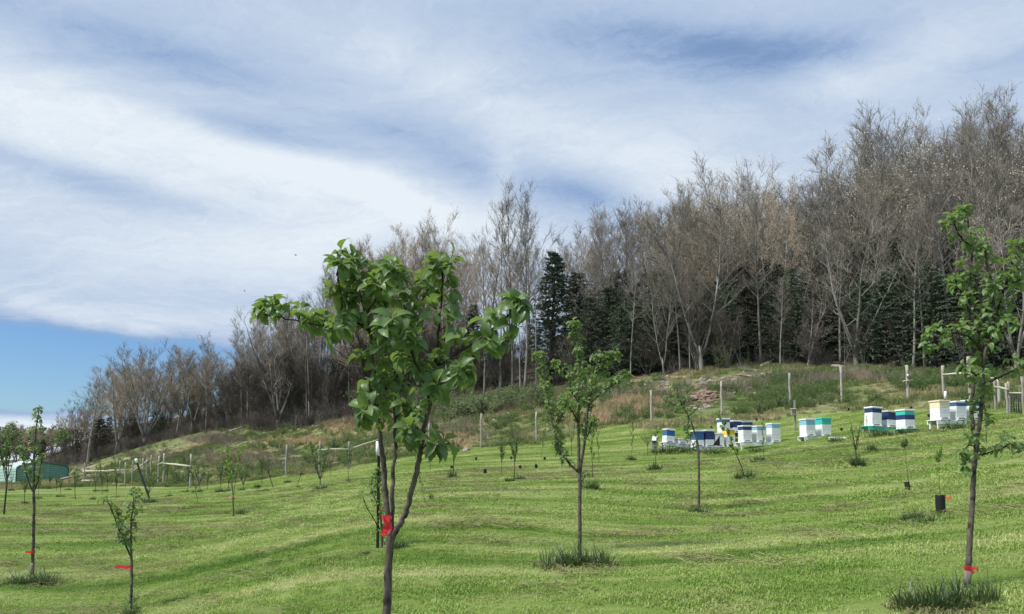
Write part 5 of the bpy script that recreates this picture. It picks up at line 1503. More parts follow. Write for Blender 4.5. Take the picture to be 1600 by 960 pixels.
for k in range(1, 7):
    z = lerp(.08, gh, k / 7); mb = MB(); mb.tube([dv * .05 + Vector((0, 0, z)), v - dv * .05 + Vector((0, 0, z))], .012, 4); mb.build('cross_wire', M['dark_metal'], root)
brace('rail_fence', [(1556, 642, 592), (1575, 646, 598)], [(0, 1, .72, .80)], 'short fence brace with one rail joining the wire gate', r=.048)
# steel stake with white cap behind the cream-lidded hive, leaning stake, and the stake of the trained sapling
def stake(px, bp_, tp, tipx, label, r, capl, group=None):
    p = put(hit(px, bp_)); top = at(tipx, tp, p.y) - p
    root = empty('metal_stake', p, label, 'stake', group)
    mb = MB(); mb.tube([top * -.06, top * .5, top * (1 - capl)], [r, r, r], 6)
    mb.box(top * .5, (r * 3, r * .7, top.length * 1.0), rot=Vector((0, 0, 1)).rotation_difference(top.normalized()).to_matrix()); mb.build('shaft', M['dark_metal'], root, False)
    mb = MB(); mb.tube([top * (1 - capl), top * (1 - capl * .5), top], [r * 2.0, r * 2.1, r * 1.9], 8); mb.build('cap', M['white_paint'], root)
    return root
stake(235, 784, 717, 212, 'black steel stake leaning over on the lawn with a white cap', .024, .10)
stake(1477, 634, 612, 1477, 'short upright steel stake with white cap behind the cream-lidded hive', .03, .55)
p5 = b5 + Vector((-.03, .05, 0)); top = at(590.5, 690, b5.y + .05) - p5
root = empty('metal_stake', p5, 'upright black steel stake with long white cap holding the narrow leafy sapling', 'stake')
mb = MB(); mb.tube([top * -.06, top * .5, top * .87], .011, 6); mb.box(top * .43, (.034, .006, top.length * .86)); mb.build('shaft', M['black'], root, False)
mb = MB(); mb.tube([top * .87, top * .93, top], [.026, .028, .025], 8); mb.build('cap', M['white_paint'], root)

# ---------------------------------------------------------------- tree guards
def guard_mesh(r, h, ribs):
    mb = MB(); P = []; R_ = []
    for i in range(ribs * 2 + 1):
        P.append(Vector((0, 0, h * i / (ribs * 2)))); R_.append(r * (1.0 if i % 2 else .90))
    mb.tube(P, R_, 14, cap=False)
    mb.tube([p for p in P[::-1]], [x * .94 for x in R_[::-1]], 14, cap=False)
    return mb.mesh('tree_guard', M['black'])
GM = guard_mesh(.055, .21, 10); GS = guard_mesh(.07, .20, 4)
def guard(px, py, me, label, s=1.0, tilt=(0, 0)):
    p = put(hit(px, py)); o = link('tree_guard', me, None, p - Vector((0, 0, .01))); o.scale = (s, s, s)
    o.rotation_euler = (tilt[0], tilt[1], RP.uniform(0, 6)); return tag(o, label, 'tree guard', 'black plastic tree guards on the orchard lawn')
guard(1470, 801, GM, 'ribbed black tree guard standing on the wide cut-grass mound', 1.08)
guard(1420, 767, GM, 'tilted black tree guard on the smaller straw-coloured mound', .80, (0, -.2))
for px, py, lab in ((706, 733, 'tiny black guard on the lawn behind the bushy grass clump'), (744, 719, 'tiny black guard on open lawn below the slim white post'), (799, 719, 'tiny black guard next to the whitish-footed sapling'),
    (851, 719, 'tiny black guard at the bent whip sapling'), (813, 734, 'tiny black guard below the double row, beside the taller vase sapling'), (838, 732, 'tiny black guard above a strip of cut grass, downhill of the bent whip'),
    (758, 740, 'smallest black guard, in grass between two vase saplings'), (1112, 671, 'tiny black guard in front of the tallest rear hive'), (1182, 658, 'tiny black guard on the slope above the pale blue hives'),
    (1260, 660, 'tiny black guard just behind the pale blue hive on the short stand'), (1315, 674, 'tiny black guard beside the mint-topped hive'), (1326, 644, 'tiny black guard below the bright weathered post'),
    (1424, 641, 'tiny black guard above the striped teal and navy hive'), (1452, 652, 'tiny black guard beside the cream-lidded hive'), (904, 717, 'tiny black guard seen against the long-leader apple trunk')):
    guard(px, py, GS, lab, .78, (RP.uniform(-.15, .15), RP.uniform(-.15, .15)))

# ---------------------------------------------------------------- bird box, solar panel
p = put(hit(1243, 673)); h = 48 * p.y / F
root = empty('bird_box', p, 'grey wooden bird box fixed halfway up a thin post between the hive stands', 'bird box')
mb = MB(); mb.box((0, 0, h / 2 - .15), (.09, .06, h + .3), bev=.006); mb.build('post', M['post'], root, False)
mb = MB(); mb.box((-.10, -.09, h * .60), (.20, .16, .30), bev=.006); mb.build('box', M['log'], root, False)
mb = MB(); mb.box((-.10, -.11, h * .60 + .165), (.27, .25, .03), rot=Matrix.Rotation(.15, 3, 'X')); mb.build('roof', M['post'], root, False)
mb = MB(); mb.tube([(-.155, -.168, h * .60 + .03), (-.155, -.176, h * .60 + .03)], .032, 12); mb.build('hole', M['hollow'], root, False)
p = put(hit(1023, 708))
root = empty('solar_panel', p, 'small black solar panel tilted on a stubby wooden stake beside the hives', 'solar panel')
mb = MB(); mb.box((0, 0, .15), (.26, .09, .8), bev=.01); mb.build('stake', M['post'], root, False)
rm = Matrix.Rotation(rad(50), 3, 'X') @ Matrix.Rotation(.2, 3, 'Z')
rm = Matrix.Rotation(rad(-22), 3, 'Z') @ Matrix.Rotation(rad(48), 3, 'X')
mb = MB(); mb.box((0, -.02, .68), (.30, .36, .025), rot=rm); mb.build('frame', M['black'], root, False)
mb = MB(); mb.box(Vector((0, -.02, .68)) + rm @ Vector((0, 0, .014)), (.24, .30, .006), rot=rm); mb.build('glass', M['shed_roof'], root, False)
mb = MB(); mb.tube([(0, 0, .5), (0, 0, .66)], .03, 6); mb.box((.03, -.05, .53), (.12, .08, .10)); mb.build('bracket', M['black'], root, False)

# ---------------------------------------------------------------- tapes
def tape(name, p, label, strips, mat='ribbon', ring=None):
    root = bpy.data.objects.new(name, None)
    mb = MB()
    if ring:
        c, r, w = ring
        for k in range(12):
            a0, a1 = k / 12 * 6.283, (k + 1) / 12 * 6.283; j0 = .002 * math.sin(k * 3.1); 
            mb.add([c + Vector((math.cos(a0) * r, math.sin(a0) * r, -w / 2 + j0)), c + Vector((math.cos(a1) * r, math.sin(a1) * r, -w / 2)), c + Vector((math.cos(a1) * r, math.sin(a1) * r, w / 2)), c + Vector((math.cos(a0) * r, math.sin(a0) * r, w / 2 + j0))], [(0, 1, 2, 3)])
    R = random.Random(len(label))
    for P, w in strips:
        P = smooth_path(P, 4); vs = []
        tw = R.uniform(0, 1.5)
        for i, q in enumerate(P):
            d = (P[min(i + 1, len(P) - 1)] - P[max(i - 1, 0)]).normalized()
            s = d.cross(Vector((math.sin(tw * i * .4) * .6, -1, .2))).normalized() * w / 2
            vs += [q - s, q + s]
        mb.add(vs, [(2 * i, 2 * i + 1, 2 * i + 3, 2 * i + 2) for i in range(len(P) - 1)])
    o = mb.build(name, M[mat], None, True, p)
    return tag(o, label, 'marker tape', 'red marker tapes tied to trunks')
V = Vector
q = at(609, 832, 4.0)
tape('marker_tape', q, 'crumpled red tape tied in the fork of the big-leaved apple tree', [
    ([V((.004, -.03, .085)), V((-.02, -.034, .06)), V((-.004, -.04, .03)), V((-.03, -.036, .0)), V((-.02, -.04, -.010))], .020),
    ([V((-.012, -.034, .08)), V((.0, -.042, .05)), V((-.022, -.04, .025)), V((-.012, -.046, .008))], .017),
    ([V((.006, -.036, .05)), V((.012, -.04, .025)), V((.0, -.046, .005)), V((-.022, -.04, -.004))], .015)], ring=(V((-.017, .0, .075)), .026, .018))
q = at(1512.5, 888, 5.6)
tape('marker_tape', q, 'red tape knotted low round the trunk of the tall leafy apple tree', [
    ([V((0, -.026, .01)), V((-.03, -.045, .012)), V((-.045, -.05, -.004))], .022), ([V((0, -.026, .0)), V((.03, -.05, .006)), V((.04, -.05, -.012))], .02),
    ([V((0, -.04, .01)), V((-.005, -.05, -.015)), V((.01, -.05, -.03))], .02)], ring=(V((0, 0, 0)), .0245, .03))
q = at(205, 885.5, 9.0)
tape('marker_tape', q, 'long red tape streaming sideways from the two-stemmed sapling', [([V((0, -.016, 0)), V((-.06, -.02, -.004)), V((-.12, -.016, .004)), V((-.178, -.018, 0))], .036)], ring=(V((0, 0, 0)), .0165, .03))
q = at(51.5, 863, 12.0)
tape('marker_tape', q, 'short red tape jutting from the slender apple tree by the shed', [([V((0, -.03, 0)), V((-.05, -.034, .003)), V((-.10, -.03, .006))], .034)], ring=(V((0, 0, 0)), .031, .04))
q = at(594, 799, 9.6)
tape('marker_tape', q, 'thin red tape binding the narrow sapling to its white-capped stake', [([V((0, -.02, 0)), V((.04, -.03, .002)), V((.085, -.02, -.004))], .014)], ring=(V((0, 0.0, 0)), .024, .02))
q = put(hit(365, 807)) + V((0, 0, .48))
tape('marker_tape', q, 'tiny red tape on the tall tip-leaved sapling', [([V((0, -.02, 0)), V((-.05, -.03, .0)), V((-.08, -.02, .004))], .05)], ring=(V((0, 0, 0)), .02, .05))
q = put(hit(1470, 801)) + V((.055, -.02, .19))
tape('marker_tape', q, 'pale orange tape beside the ribbed black guard', [([V((0, 0, 0)), V((.04, -.01, -.005)), V((.075, 0, -.002))], .03)], 'orange_ribbon')

# ---------------------------------------------------------------- green metal shed
ps = put(hit(24, 757)); d_s = ps.y
W_ = 73 * d_s / F; Hs = 29 * d_s / F; Hr = 36 * d_s / F; Ls = 7.5
root = empty('metal_shed', ps, 'green metal shed with rounded eaves and pale roof at the low end of the orchard', 'shed')
root.rotation_euler = (0, 0, rad(46))
prof = [(0, 0), (0, Hs - .35), (.10, Hs - .12), (.34, Hs), (W_ * .40, Hr), (W_ - .34, Hs), (W_ - .10, Hs - .12), (W_, Hs - .35), (W_, 0)]
def shed_x(x0, x1, z0): return (x0, x1)
def roof_z(x):
    for (xa, za), (xb, zb) in zip(prof[:-1], prof[1:]):
        if xb > xa and xa <= x <= xb: return lerp(za, zb, (x - xa) / (xb - xa))
    return Hs
mb = MB()                                            # gable boarding: horizontal ribbed sheets, each proud of the next
nrow = 12
for k in range(nrow):
    z0, z1 = Hr * k / nrow, Hr * (k + 1) / nrow
    xs = [i * W_ / 40 for i in range(41)]
    seg = [x for x in xs if roof_z(min(max(x, .35), W_ - .35)) > z0 + .05]
    if len(seg) < 2: continue
    vs = []
    for x in seg:
        zt = min(z1 - .006, roof_z(min(max(x, .12), W_ - .12)) - .02)
        vs += [(x, .0, z0), (x, -.035, (z0 + zt) / 2), (x, 0, zt)]
    fs = []
    for i in range(len(seg) - 1):
        for j in (0, 1): fs.append((i * 3 + j, i * 3 + 3 + j, i * 3 + 4 + j, i * 3 + 1 + j))
    b2_ = MB(); b2_.add(vs, fs); b2_.build('wall_panel', M['shed_green'], root, False)
for x in (W_ * .60,):
    b2_ = MB(); b2_.box((x, -.03, roof_z(x) / 2), (.05, .05, roof_z(x) - .08)); b2_.build('stud', M['shed_green_lit'], root, False)
for k in range(10):                                  # side wall sheets
    z0, z1 = (Hs - .35) * k / 10, (Hs - .35) * (k + 1) / 10
    b2_ = MB(); b2_.add([(0, 0, z0), (0, Ls, z0), (-.04, 0, (z0 + z1) / 2), (-.04, Ls, (z0 + z1) / 2), (0, 0, z1 - .008), (0, Ls, z1 - .008)], [(0, 2, 3, 1), (2, 4, 5, 3)]); b2_.build('side_panel', M['shed_green_lit'], root, False)
b2_ = MB(); b2_.add([(W_, 0, 0), (W_, Ls, 0), (W_, 0, Hs - .35), (W_, Ls, Hs - .35)], [(0, 1, 3, 2)]); b2_.build('side_wall', M['shed_green_lit'], root, False)
b2_ = MB(); b2_.add([(0, Ls, 0), (W_, Ls, 0), (W_, Ls, Hs - .4), (W_ * .4, Ls, Hr - .05), (0, Ls, Hs - .4)], [(0, 1, 2, 3, 4)]); b2_.build('rear_wall', M['shed_green'], root, False)
b2_ = MB(); vs = []
for x, z in prof[1:-1]: vs += [(x, -.10, z + .03), (x, Ls + .1, z + .03), (x, -.10, z - .01), (x, Ls + .1, z - .01)]
fs = []
for i in range(len(prof) - 3):
    a = i * 4; fs += [(a, a + 1, a + 5, a + 4), (a + 2, a + 6, a + 7, a + 3), (a, a + 4, a + 6, a + 2)]
b2_.add(vs, fs); b2_.build('roof', M['shed_roof'], root, False)
b2_ = MB(); b2_.tube([V((x, -.13, z)) for x, z in prof], .055, 6); b2_.build('trim', M['shed_trim'], root)

# ---------------------------------------------------------------- rubble, logs, shrubs, weeds on the hillside
RR = random.Random(12)
def rock_mesh(seed):
    R = random.Random(seed); mb = MB()
    t = (1 + 5 ** .5) / 2
    vs = [V(v_).normalized() for v_ in ((-1, t, 0), (1, t, 0), (-1, -t, 0), (1, -t, 0), (0, -1, t), (0, 1, t), (0, -1, -t), (0, 1, -t), (t, 0, -1), (t, 0, 1), (-t, 0, -1), (-t, 0, 1))]
    sx, sy, sz = R.uniform(.8, 1.3), R.uniform(.7, 1.1), R.uniform(.4, .75)
    vs = [V((v_.x * sx, v_.y * sy, v_.z * sz)) * R.uniform(.75, 1.2) for v_ in vs]
    fs = [(0, 11, 5), (0, 5, 1), (0, 1, 7), (0, 7, 10), (0, 10, 11), (1, 5, 9), (5, 11, 4), (11, 10, 2), (10, 7, 6), (7, 1, 8), (3, 9, 4), (3, 4, 2), (3, 2, 6), (3, 6, 8), (3, 8, 9), (4, 9, 5), (2, 4, 11), (6, 2, 10), (8, 6, 7), (9, 8, 1)]
    mb.add(vs, fs); return mb
ROCKD = [rock_mesh(i) for i in range(8)]
def rubble(spots, mat, label):
    mb = MB()
    for px, py, rx, ry, n, s0, s1 in spots:
        for k in range(int(n * 1.7)):
            x, y = RR.gauss(px, rx * .5), RR.gauss(py, ry * .5)
            p = put(hit(x, y)); s = RR.uniform(s0, s1) * RR.uniform(.6, 1.5)
            rm = Matrix.Rotation(RR.uniform(0, 6.28), 3, 'Z') @ Matrix.Rotation(RR.uniform(-.4, .4), 3, 'X')
            src = RR.choice(ROCKD)
            mb.add([p + rm @ (V(v_) * s) + V((0, 0, s * .15)) for v_ in src.v], src.f)
    return tag(mb.build('rubble', M[mat], None, False), label, 'rubble', None, 'stuff')
rubble([(1095, 624, 19, 9, 110, .08, .22)], 'red_stone', 'spill of reddish broken stones on the bank behind the hives')
rubble([(1122, 602, 48, 11, 85, .06, .24), (1035, 598, 26, 8, 60, .08, .26), (1185, 588, 60, 7, 50, .06, .22), (1150, 610, 30, 8, 40, .05, .15), (1265, 588, 50, 5, 40, .05, .15), (1100, 637, 16, 3, 18, .08, .16)], 'stone', 'scatter of pale stones along the bank below the wood')
rubble([(450, 655, 80, 14, 170, .06, .26), (560, 640, 60, 10, 60, .06, .22), (400, 672, 60, 10, 70, .06, .22), (300, 700, 70, 8, 50, .06, .2), (350, 690, 40, 10, 40, .08, .22), (120, 735, 30, 8, 30, .1, .25)], 'stone', 'pale limestone pieces strewn over the stony slope before the tan woods')
rubble([(760, 682, 8, 3, 5, .1, .22), (595, 675, 8, 3, 5, .15, .3), (580, 680, 10, 2, 5, .1, .25), (1205, 672, 6, 2, 3, .1, .2), (1262, 630, 5, 2, 3, .1, .2), (315, 748, 8, 2, 5, .2, .4), (255, 752, 12, 2, 4, .15, .3), (730, 705, 4, 2, 2, .15, .25)], 'stone', 'single whitish stones lying here and there on the slope')
def log(px0, py0, px1, py1, r, label, group='fallen logs on the slope'):
    a = put(hit(px0, py0)); b = put(hit(px1, py1)); a.z += r * .7; b.z += r * .7
    mb = MB(); mid = a.lerp(b, .5); mid.z = gz(mid.x, mid.y) + r
    mb.tube([V((0, 0, 0)), mid - a, b - a], [r, r * .9, r * .6], 7)
    o = mb.build('fallen_log', M['log'], None, True, a); return tag(o, label, 'log', group)
for i, (x0, y0, x1, y1, r, lab) in enumerate(((392, 664, 415, 657, .16, 'thick grey log at the foot of the dark many-stemmed tree'), (352, 678, 398, 668, .15, 'long grey log lying along the brush line below the wood'), (318, 690, 350, 681, .16, 'grey log at the lower end of the brush line'),
    (455, 648, 490, 640, .14, 'log across the stony slope uphill of the dark many-stemmed tree'), (505, 640, 540, 634, .14, 'log high on the stony slope below the dark thick trunk'), (700, 634, 718, 618, .10, 'whitish broken limb slanting by the thicket'), (705, 638, 735, 632, .09, 'thin pale limb lying by the thicket'),
    (1190, 575, 1216, 566, .16, 'dark log at the wood edge above the rubble'), (1300, 573, 1322, 575, .15, 'log lying at the foot of the broad many-limbed tree'), (425, 720, 500, 712, .08, 'thin pale pole lying along the slope below the tawny grass'), (512, 726, 534, 723, .07, 'short pale pole lying below the slanting rail'), (1560, 590, 1590, 586, .1, 'grey limb lying behind the upper rail fence'))):
    log(x0, y0, x1, y1, r, lab)
# green thicket and scattered shrubs
def shrub_mesh(seed, n, lm):
    R = random.Random(seed); T, L = MB(), MB()
    for k in range(16):
        a = R.uniform(0, 6.28); s = R.uniform(.15, .8)
        Q = stem_path(R, (math.cos(a) * .12, math.sin(a) * .12, -.05), V((math.cos(a) * s, math.sin(a) * s, 1)), R.uniform(.7, 1.15), 5, .03, .12)
        T.tube(Q, [.016, .013, .010, .007, .005, .003], 3, cap=False)
        for q in range(n // 16):
            p, d = path_at(Q, R.uniform(.2, 1.05) if True else 0)
            p = p + rvec(R) * R.uniform(0, .13)
            y = (rvec(R) + V((0, 0, .5))).normalized() * R.uniform(.05, .11); x = rvec(R).cross(y).normalized() * R.uniform(.014, .03)
            L.add([p, p + y * .5 + x, p + y, p + y * .5 - x], [(0, 1, 2, 3)])
    return T.mesh('stems', M['twig']), L.mesh('foliage', M[lm], smooth=False)
SH = {'shrub': [shrub_mesh(i, 900, 'shrub_leaf') for i in (1, 2, 3)], 'dark': [shrub_mesh(i, 900, 'dim_leaf') for i in (4, 5)]}
def shrub(px, py, hpx, wide, kd, label, group=None):
    p = put(hit(px, py)); h = hpx * p.y / F
    T, L = RR.choice(SH[kd]); o = bpy.data.objects.new('shrub', None); COL.objects.link(o); o.empty_display_size = .2
    o.location = p; o.scale = (h * wide, h * wide, h); o.rotation_euler = (0, 0, RR.uniform(0, 6.28))
    tag(o, label, 'shrub', group); link('stems', T, o); tag(link('foliage', L, o), None, None, None, 'stuff')
for k in range(34):
    x = RR.uniform(645, 855); y = lerp(655, 628, (x - 645) / 210) + RR.uniform(-9, 12)
    shrub(x, y, RR.uniform(20, 32), RR.uniform(1.0, 1.5), 'shrub', 'grey-green shrub growing within the thicket beside the slim white post', 'shrubs of the grey-green thicket')
for k in range(12):
    shrub(RR.uniform(880, 1010), RR.uniform(600, 622), RR.uniform(12, 20), 1.4, RR.choice(['shrub', 'dark']), 'low green shrub along the bank under the dark evergreens', 'low shrubs along the bank')
for px, py, h, w, kd, lab in ((1128, 577, 38, .8, 'shrub', 'pale green leafing bush inside the wood above the rubble'), (1150, 566, 26, 1.2, 'dark', 'small green bush deeper in the wood above the rubble'), (568, 648, 40, 1.0, 'shrub', 'yellow-green bush at the foot of the dark thick-trunked tree'), (362, 650, 22, 1.1, 'dark', 'small dark green bush beside the thin pale trunks'),
    (290, 725, 20, 1.3, 'dark', 'dark green bush uphill of the old rail fence corner'), (284, 756, 26, 1.4, 'shrub', 'green bush filling the old rail fence corner'), (486, 728, 20, 1.2, 'dark', 'bush beside the post of the slanting rail'), (590, 690, 14, 1.6, 'dark', 'low dark bush uphill of the slanting rail'), (520, 700, 18, 1.3, 'shrub', 'weedy bush on the slope above the slanting rail'), (437, 700, 14, 1.4, 'dark', 'small dark bush uphill of the lone pale post'),
    (1180, 598, 12, 1.6, 'dark', 'low green bush at the lip of the rubble bank'), (1500, 640, 14, 1.6, 'dark', 'weedy bush behind the high white hive stand'), (1230, 612, 14, 1.4, 'dark', 'low weeds at the stout fence post top bank'), (355, 745, 26, 1.2, 'shrub', 'weedy green bush behind the tall tip-leaved sapling'), (400, 735, 24, 1.4, 'shrub', 'weedy green bush on the slope by the leaning sapling')):
    shrub(px, py, h, w, kd, lab)
# birds
def bird(px, py, d, label):
    root = empty('bird', at(px, py, d), label, 'bird')
    mb = MB(); mb.tube([(-.10, 0, .01), (-.06, 0, 0), (0, 0, 0), (.06, 0, .01), (.10, 0, .015)], [.006, .022, .03, .024, .005], 7)
    for s in (-1, 1):
        mb.add([(.03, 0, .01), (-.04, 0, .01), (-.02, s * .10, .05), (.04, s * .10, .05), (-.03, s * .20, .03)], [(0, 1, 2, 3), (3, 2, 4)])
        mb.add([(.03, 0, .004), (-.04, 0, .004), (-.02, s * .10, .044), (.04, s * .10, .044), (-.03, s * .20, .026)], [(3, 2, 1, 0), (4, 2, 3)])
    mb.build('body', M['bird'], root)
bird(462, 399, 62, 'tiny dark bird flying higher in the sky beside the wood')
bird(382, 455, 70, 'tiny dark bird flying lower in the sky over the tan trees')

# ---------------------------------------------------------------- grass: instanced clumps
def blades(seed, n, r, h0, h1, w, bend, mat, lying=False):
    R = random.Random(seed); mb = MB()
    for k in range(n):
        a = R.uniform(0, 6.28); q = r * math.sqrt(R.random()); x, y = math.cos(a) * q, math.sin(a) * q
        t = R.uniform(0, 6.28); h = R.uniform(h0, h1); b = R.uniform(.2, 1) * bend
        sx = V((math.cos(t), math.sin(t), 0)) * w * R.uniform(.6, 1.2); out = V((-math.sin(t), math.cos(t), 0)) * h
        p0 = V((x, y, -.01)); p1 = p0 + V((0, 0, h * .6)) + out * .25 * b; p2 = p0 + V((0, 0, h * (1 - .25 * b))) + out * .8 * b
        if lying: sx.z = w * .5; p0.z = R.uniform(.0, .02); p1 = p0 + out * .5 + V((0, 0, R.uniform(.004, .016))); p2 = p0 + out + V((0, 0, R.uniform(-.01, .012)))
        mb.add([p0 - sx, p0 + sx, p1 + sx * .8, p1 - sx * .8, p2], [(0, 1, 2, 3), (3, 2, 4)])
    return mb.mesh('grass_blades', M[mat], smooth=False)
def scatter(name, meshes, P, S_, label):
    """points become clumps through a geometry-nodes instancer"""
    me = bpy.data.meshes.new(name); me.vertices.add(len(P)); me.vertices.foreach_set('co', np.asarray(P, np.float32).reshape(-1))
    for nm, arr in (('size', S_), ('turn', np.random.RandomState(4).uniform(0, 6.283, len(P))), ('pick', np.random.RandomState(5).randint(0, len(meshes), len(P)))):
        a = me.attributes.new(nm, 'FLOAT', 'POINT'); a.data.foreach_set('value', np.asarray(arr, np.float32))
    me.update()
    o = link(name, me); tag(o, label, 'grass', None, 'stuff')
    ng = bpy.data.node_groups.new(name, 'GeometryNodeTree')
    ng.interface.new_socket('Geometry', in_out='INPUT', socket_type='NodeSocketGeometry')
    ng.interface.new_socket('Geometry', in_out='OUTPUT', socket_type='NodeSocketGeometry')
    gi = ng.nodes.new('NodeGroupInput'); go = ng.nodes.new('NodeGroupOutput')
    join = ng.nodes.new('GeometryNodeJoinGeometry')
    def named(n_):
        nd = ng.nodes.new('GeometryNodeInputNamedAttribute'); nd.data_type = 'FLOAT'; nd.inputs[0].default_value = n_; return nd.outputs[0]
    for i, m_ in enumerate(meshes):
        src = bpy.data.objects.new(name + '_clump', m_)
        oi = ng.nodes.new('GeometryNodeObjectInfo'); oi.inputs[0].default_value = src; oi.inputs[1].default_value = True
        cmpn = ng.nodes.new('FunctionNodeCompare'); cmpn.data_type = 'FLOAT'; cmpn.operation = 'EQUAL'
        ng.links.new(named('pick'), cmpn.inputs[0]); cmpn.inputs[1].default_value = i; cmpn.inputs[12].default_value = 0.1
        ip = ng.nodes.new('GeometryNodeInstanceOnPoints')
        ng.links.new(gi.outputs[0], ip.inputs['Points']); ng.links.new(cmpn.outputs[0], ip.inputs['Selection']); ng.links.new(oi.outputs['Geometry'], ip.inputs['Instance'])
        cx = ng.nodes.new('ShaderNodeCombineXYZ'); ng.links.new(named('turn'), cx.inputs[2]); ng.links.new(cx.outputs[0], ip.inputs['Rotation'])
        ng.links.new(named('size'), ip.inputs['Scale']); ng.links.new(ip.outputs[0], join.inputs[0])
    ng.links.new(join.outputs[0], go.inputs[0])
    md = o.modifiers.new('instances', 'NODES'); md.node_group = ng
    return o
RN = np.random.RandomState(11)
def sample(n, d0, d1, u0=-.86, u1=.86, power=1.0):
    d = np.sqrt(RN.uniform(0, 1, n) ** power * (d1 ** 2 - d0 ** 2) + d0 ** 2); u = RN.uniform(u0, u1, n)
    return u * d, d
def heights(X, Y):
    Z = terrain_np(X, Y); PX = 800 + F * X / Y
    ro = np.clip((Y - d_mow(PX)) / 3.0 + .5, 0, 1)
    return np.array([z + micro(x, y, r) for x, y, z, r in zip(X, Y, Z, ro)]), PX
X, Y = sample(11000, 2.7, 13.5, -1.2, 1.2, power=.85); Z, PX = heights(X, Y)
patch = np.array([1.0 + .35 * mnoise.noise(V((x * .9, y * .9, 1))) for x, y in zip(X, Y)])
scatter('lawn_grass', [blades(i, 150, .19, .014, .036, .0034, 2.0, 'lawn_blade') for i in (1, 2, 3)], np.stack([X, Y, Z], -1), np.clip(patch + RN.uniform(-.2, .2, len(X)), .7, 1.5), 'short mown grass of the orchard lawn close by')
X, Y = sample(20000, 12.5, 48, -1, 1); Z, PX = heights(X, Y); k = Y < d_mow(PX)
X, Y, Z = X[k], Y[k], Z[k]
scatter('lawn_turf', [blades(i, 150, .42, .014, .034, .0085, 2.0, 'lawn_blade') for i in (4, 5, 6)], np.stack([X, Y, Z], -1), RN.uniform(.7, 1.3, len(X)), 'mown turf of the orchard between the tree rows')
X, Y = sample(2600, 2.7, 30, power=.8); Z, PX = heights(X, Y); nzv = np.array([mnoise.noise(V((x * .35, y * .8, 5))) for x, y in zip(X, Y)]); k = nzv > -.05
scatter('grass_clippings', [blades(i, 70, .28, .05, .13, .004, 1.0, 'tuft_straw', True) for i in (14, 15)], np.stack([X[k], Y[k], Z[k] + .022], -1), RN.uniform(.6, 1.5, int(k.sum())), 'pale dried clippings lying on the mown lawn')
X, Y = sample(26000, 29, 100); Z, PX = heights(X, Y); k = (Y > d_mow(PX) - .5) & (Y < d_edge(PX) + 1)
nzv = np.array([mnoise.noise(V((x * .22, y * .22, 9))) for x, y in zip(X, Y)]); k &= (nzv > -.9)
k &= np.array([not on_soil(q) for q in zip(X, Y, Z)])
X, Y, Z, nzv = X[k], Y[k], Z[k], nzv[k]
scatter('meadow_grass', [blades(i, 80, .34, .08, .36, .010, 1.0, 'rough_blade') for i in (7, 8, 9)], np.stack([X, Y, Z], -1), np.clip(.75 + nzv * .9 + RN.uniform(-.3, .4, len(X)), .3, 1.9), 'rough unmown meadow grass on the hillside')
DX = []
for px, py, rx, ry, n in ((575, 666, 70, 9, 260), (470, 692, 70, 7, 150), (985, 632, 42, 13, 320), (700, 690, 50, 10, 110), (930, 655, 50, 9, 120), (1012, 642, 24, 10, 80)):
    for k in range(n):
        p = put(hit(RR.gauss(px, rx * .45), RR.gauss(py, ry * .5))); DX.append(tuple(p))
scatter('dry_grass', [blades(i, 70, .30, .2, .6, .008, .7, 'dry_blade') for i in (12, 13)], np.array(DX), RN.uniform(.6, 1.3, len(DX)), 'tawny dry grass standing in patches on the slope')

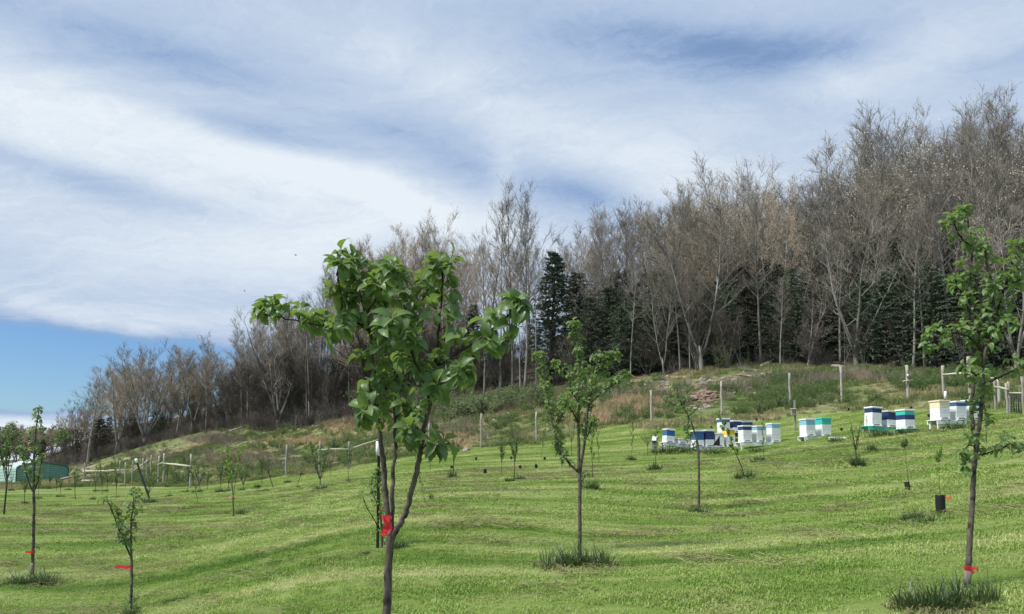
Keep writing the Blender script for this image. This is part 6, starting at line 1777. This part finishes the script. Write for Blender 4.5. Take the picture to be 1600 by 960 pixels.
def brush(seed, n, mat):
    R = random.Random(seed); mb = MB()
    for k in range(n):
        a = R.uniform(0, 6.28); s = R.uniform(.1, .9); h = R.uniform(.5, 1.4)
        b0 = V((R.gauss(0, .3), R.gauss(0, .3), -.05)); e = b0 + V((math.cos(a) * s, math.sin(a) * s, 1)).normalized() * h
        mb.spike(b0, e, .010)
        for q in range(3):
            f = b0.lerp(e, R.uniform(.3, .9)); mb.spike(f, f + ((e - b0).normalized() + rvec(R) * .8) * R.uniform(.15, .45), .006)
    return mb.mesh('brush_twigs', M[mat], smooth=False)
BX = []; BS = []
for k in range(2300):
    px = RR.uniform(60, 1750)
    if px > 720 and RR.random() < .45: continue
    dd_ = float(d_edge(px)) + (RR.choice([RR.uniform(-.5, 3), RR.uniform(0, 24)]) if px < 720 else RR.uniform(1.5, 22))
    p = put(stand(px, dd_)); BX.append(tuple(p)); BS.append(RR.uniform(.5, 1.5) * (1.25 if px < 720 else .9))
scatter('brush', [brush(1, 46, 'twig_dark'), brush(2, 46, 'twig_dark'), brush(3, 40, 'twig')], np.array(BX), np.array(BS), 'leafless grey brush filling the floor of the wood')
BX = []; BS = []
for px, py, rx, ry, n in ((340, 688, 50, 7, 150), (420, 662, 90, 8, 140), (110, 727, 30, 5, 60), (740, 640, 90, 12, 90), (1180, 588, 90, 6, 60), (560, 660, 90, 12, 110), (380, 720, 120, 14, 160), (1050, 620, 60, 16, 60), (1260, 595, 120, 10, 60), (1400, 590, 120, 10, 45), (700, 680, 80, 14, 90), (930, 620, 70, 12, 90), (250, 712, 90, 8, 90), (1150, 610, 60, 12, 80)):
    for k in range(n):
        p = put(hit(RR.gauss(px, rx * .5), RR.gauss(py, ry * .5)))
        if on_soil(p, .3) and RR.random() < .85: continue
        BX.append(tuple(p)); BS.append(RR.uniform(.3, .8))
scatter('dead_brush', [brush(4, 40, 'twig_tan'), brush(5, 40, 'twig')], np.array(BX), np.array(BS), 'pale dead brush lining the rough slope below the wood')

WX = []; WS = []
for k in range(2600):
    px = RR.uniform(100, 1650); t_ = RR.random()
    dd_ = lerp(float(d_mow(px)) + 1.5, float(d_edge(px)) + 2, t_)
    p = stand(px, dd_)
    if mnoise.noise(V((p.x * .16, p.y * .16, 2))) + .25 * mnoise.noise(V((p.x * .6, p.y * .6, 4))) < .05: continue
    if on_soil(put(p)): continue
    WX.append(tuple(put(p))); WS.append(RR.uniform(.5, 1.5))
scatter('weeds', [SH['shrub'][0][1], SH['dark'][0][1], SH['dark'][1][1]], np.array(WX), np.array(WS) * .55, 'coarse green weeds growing in patches over the rough slope')
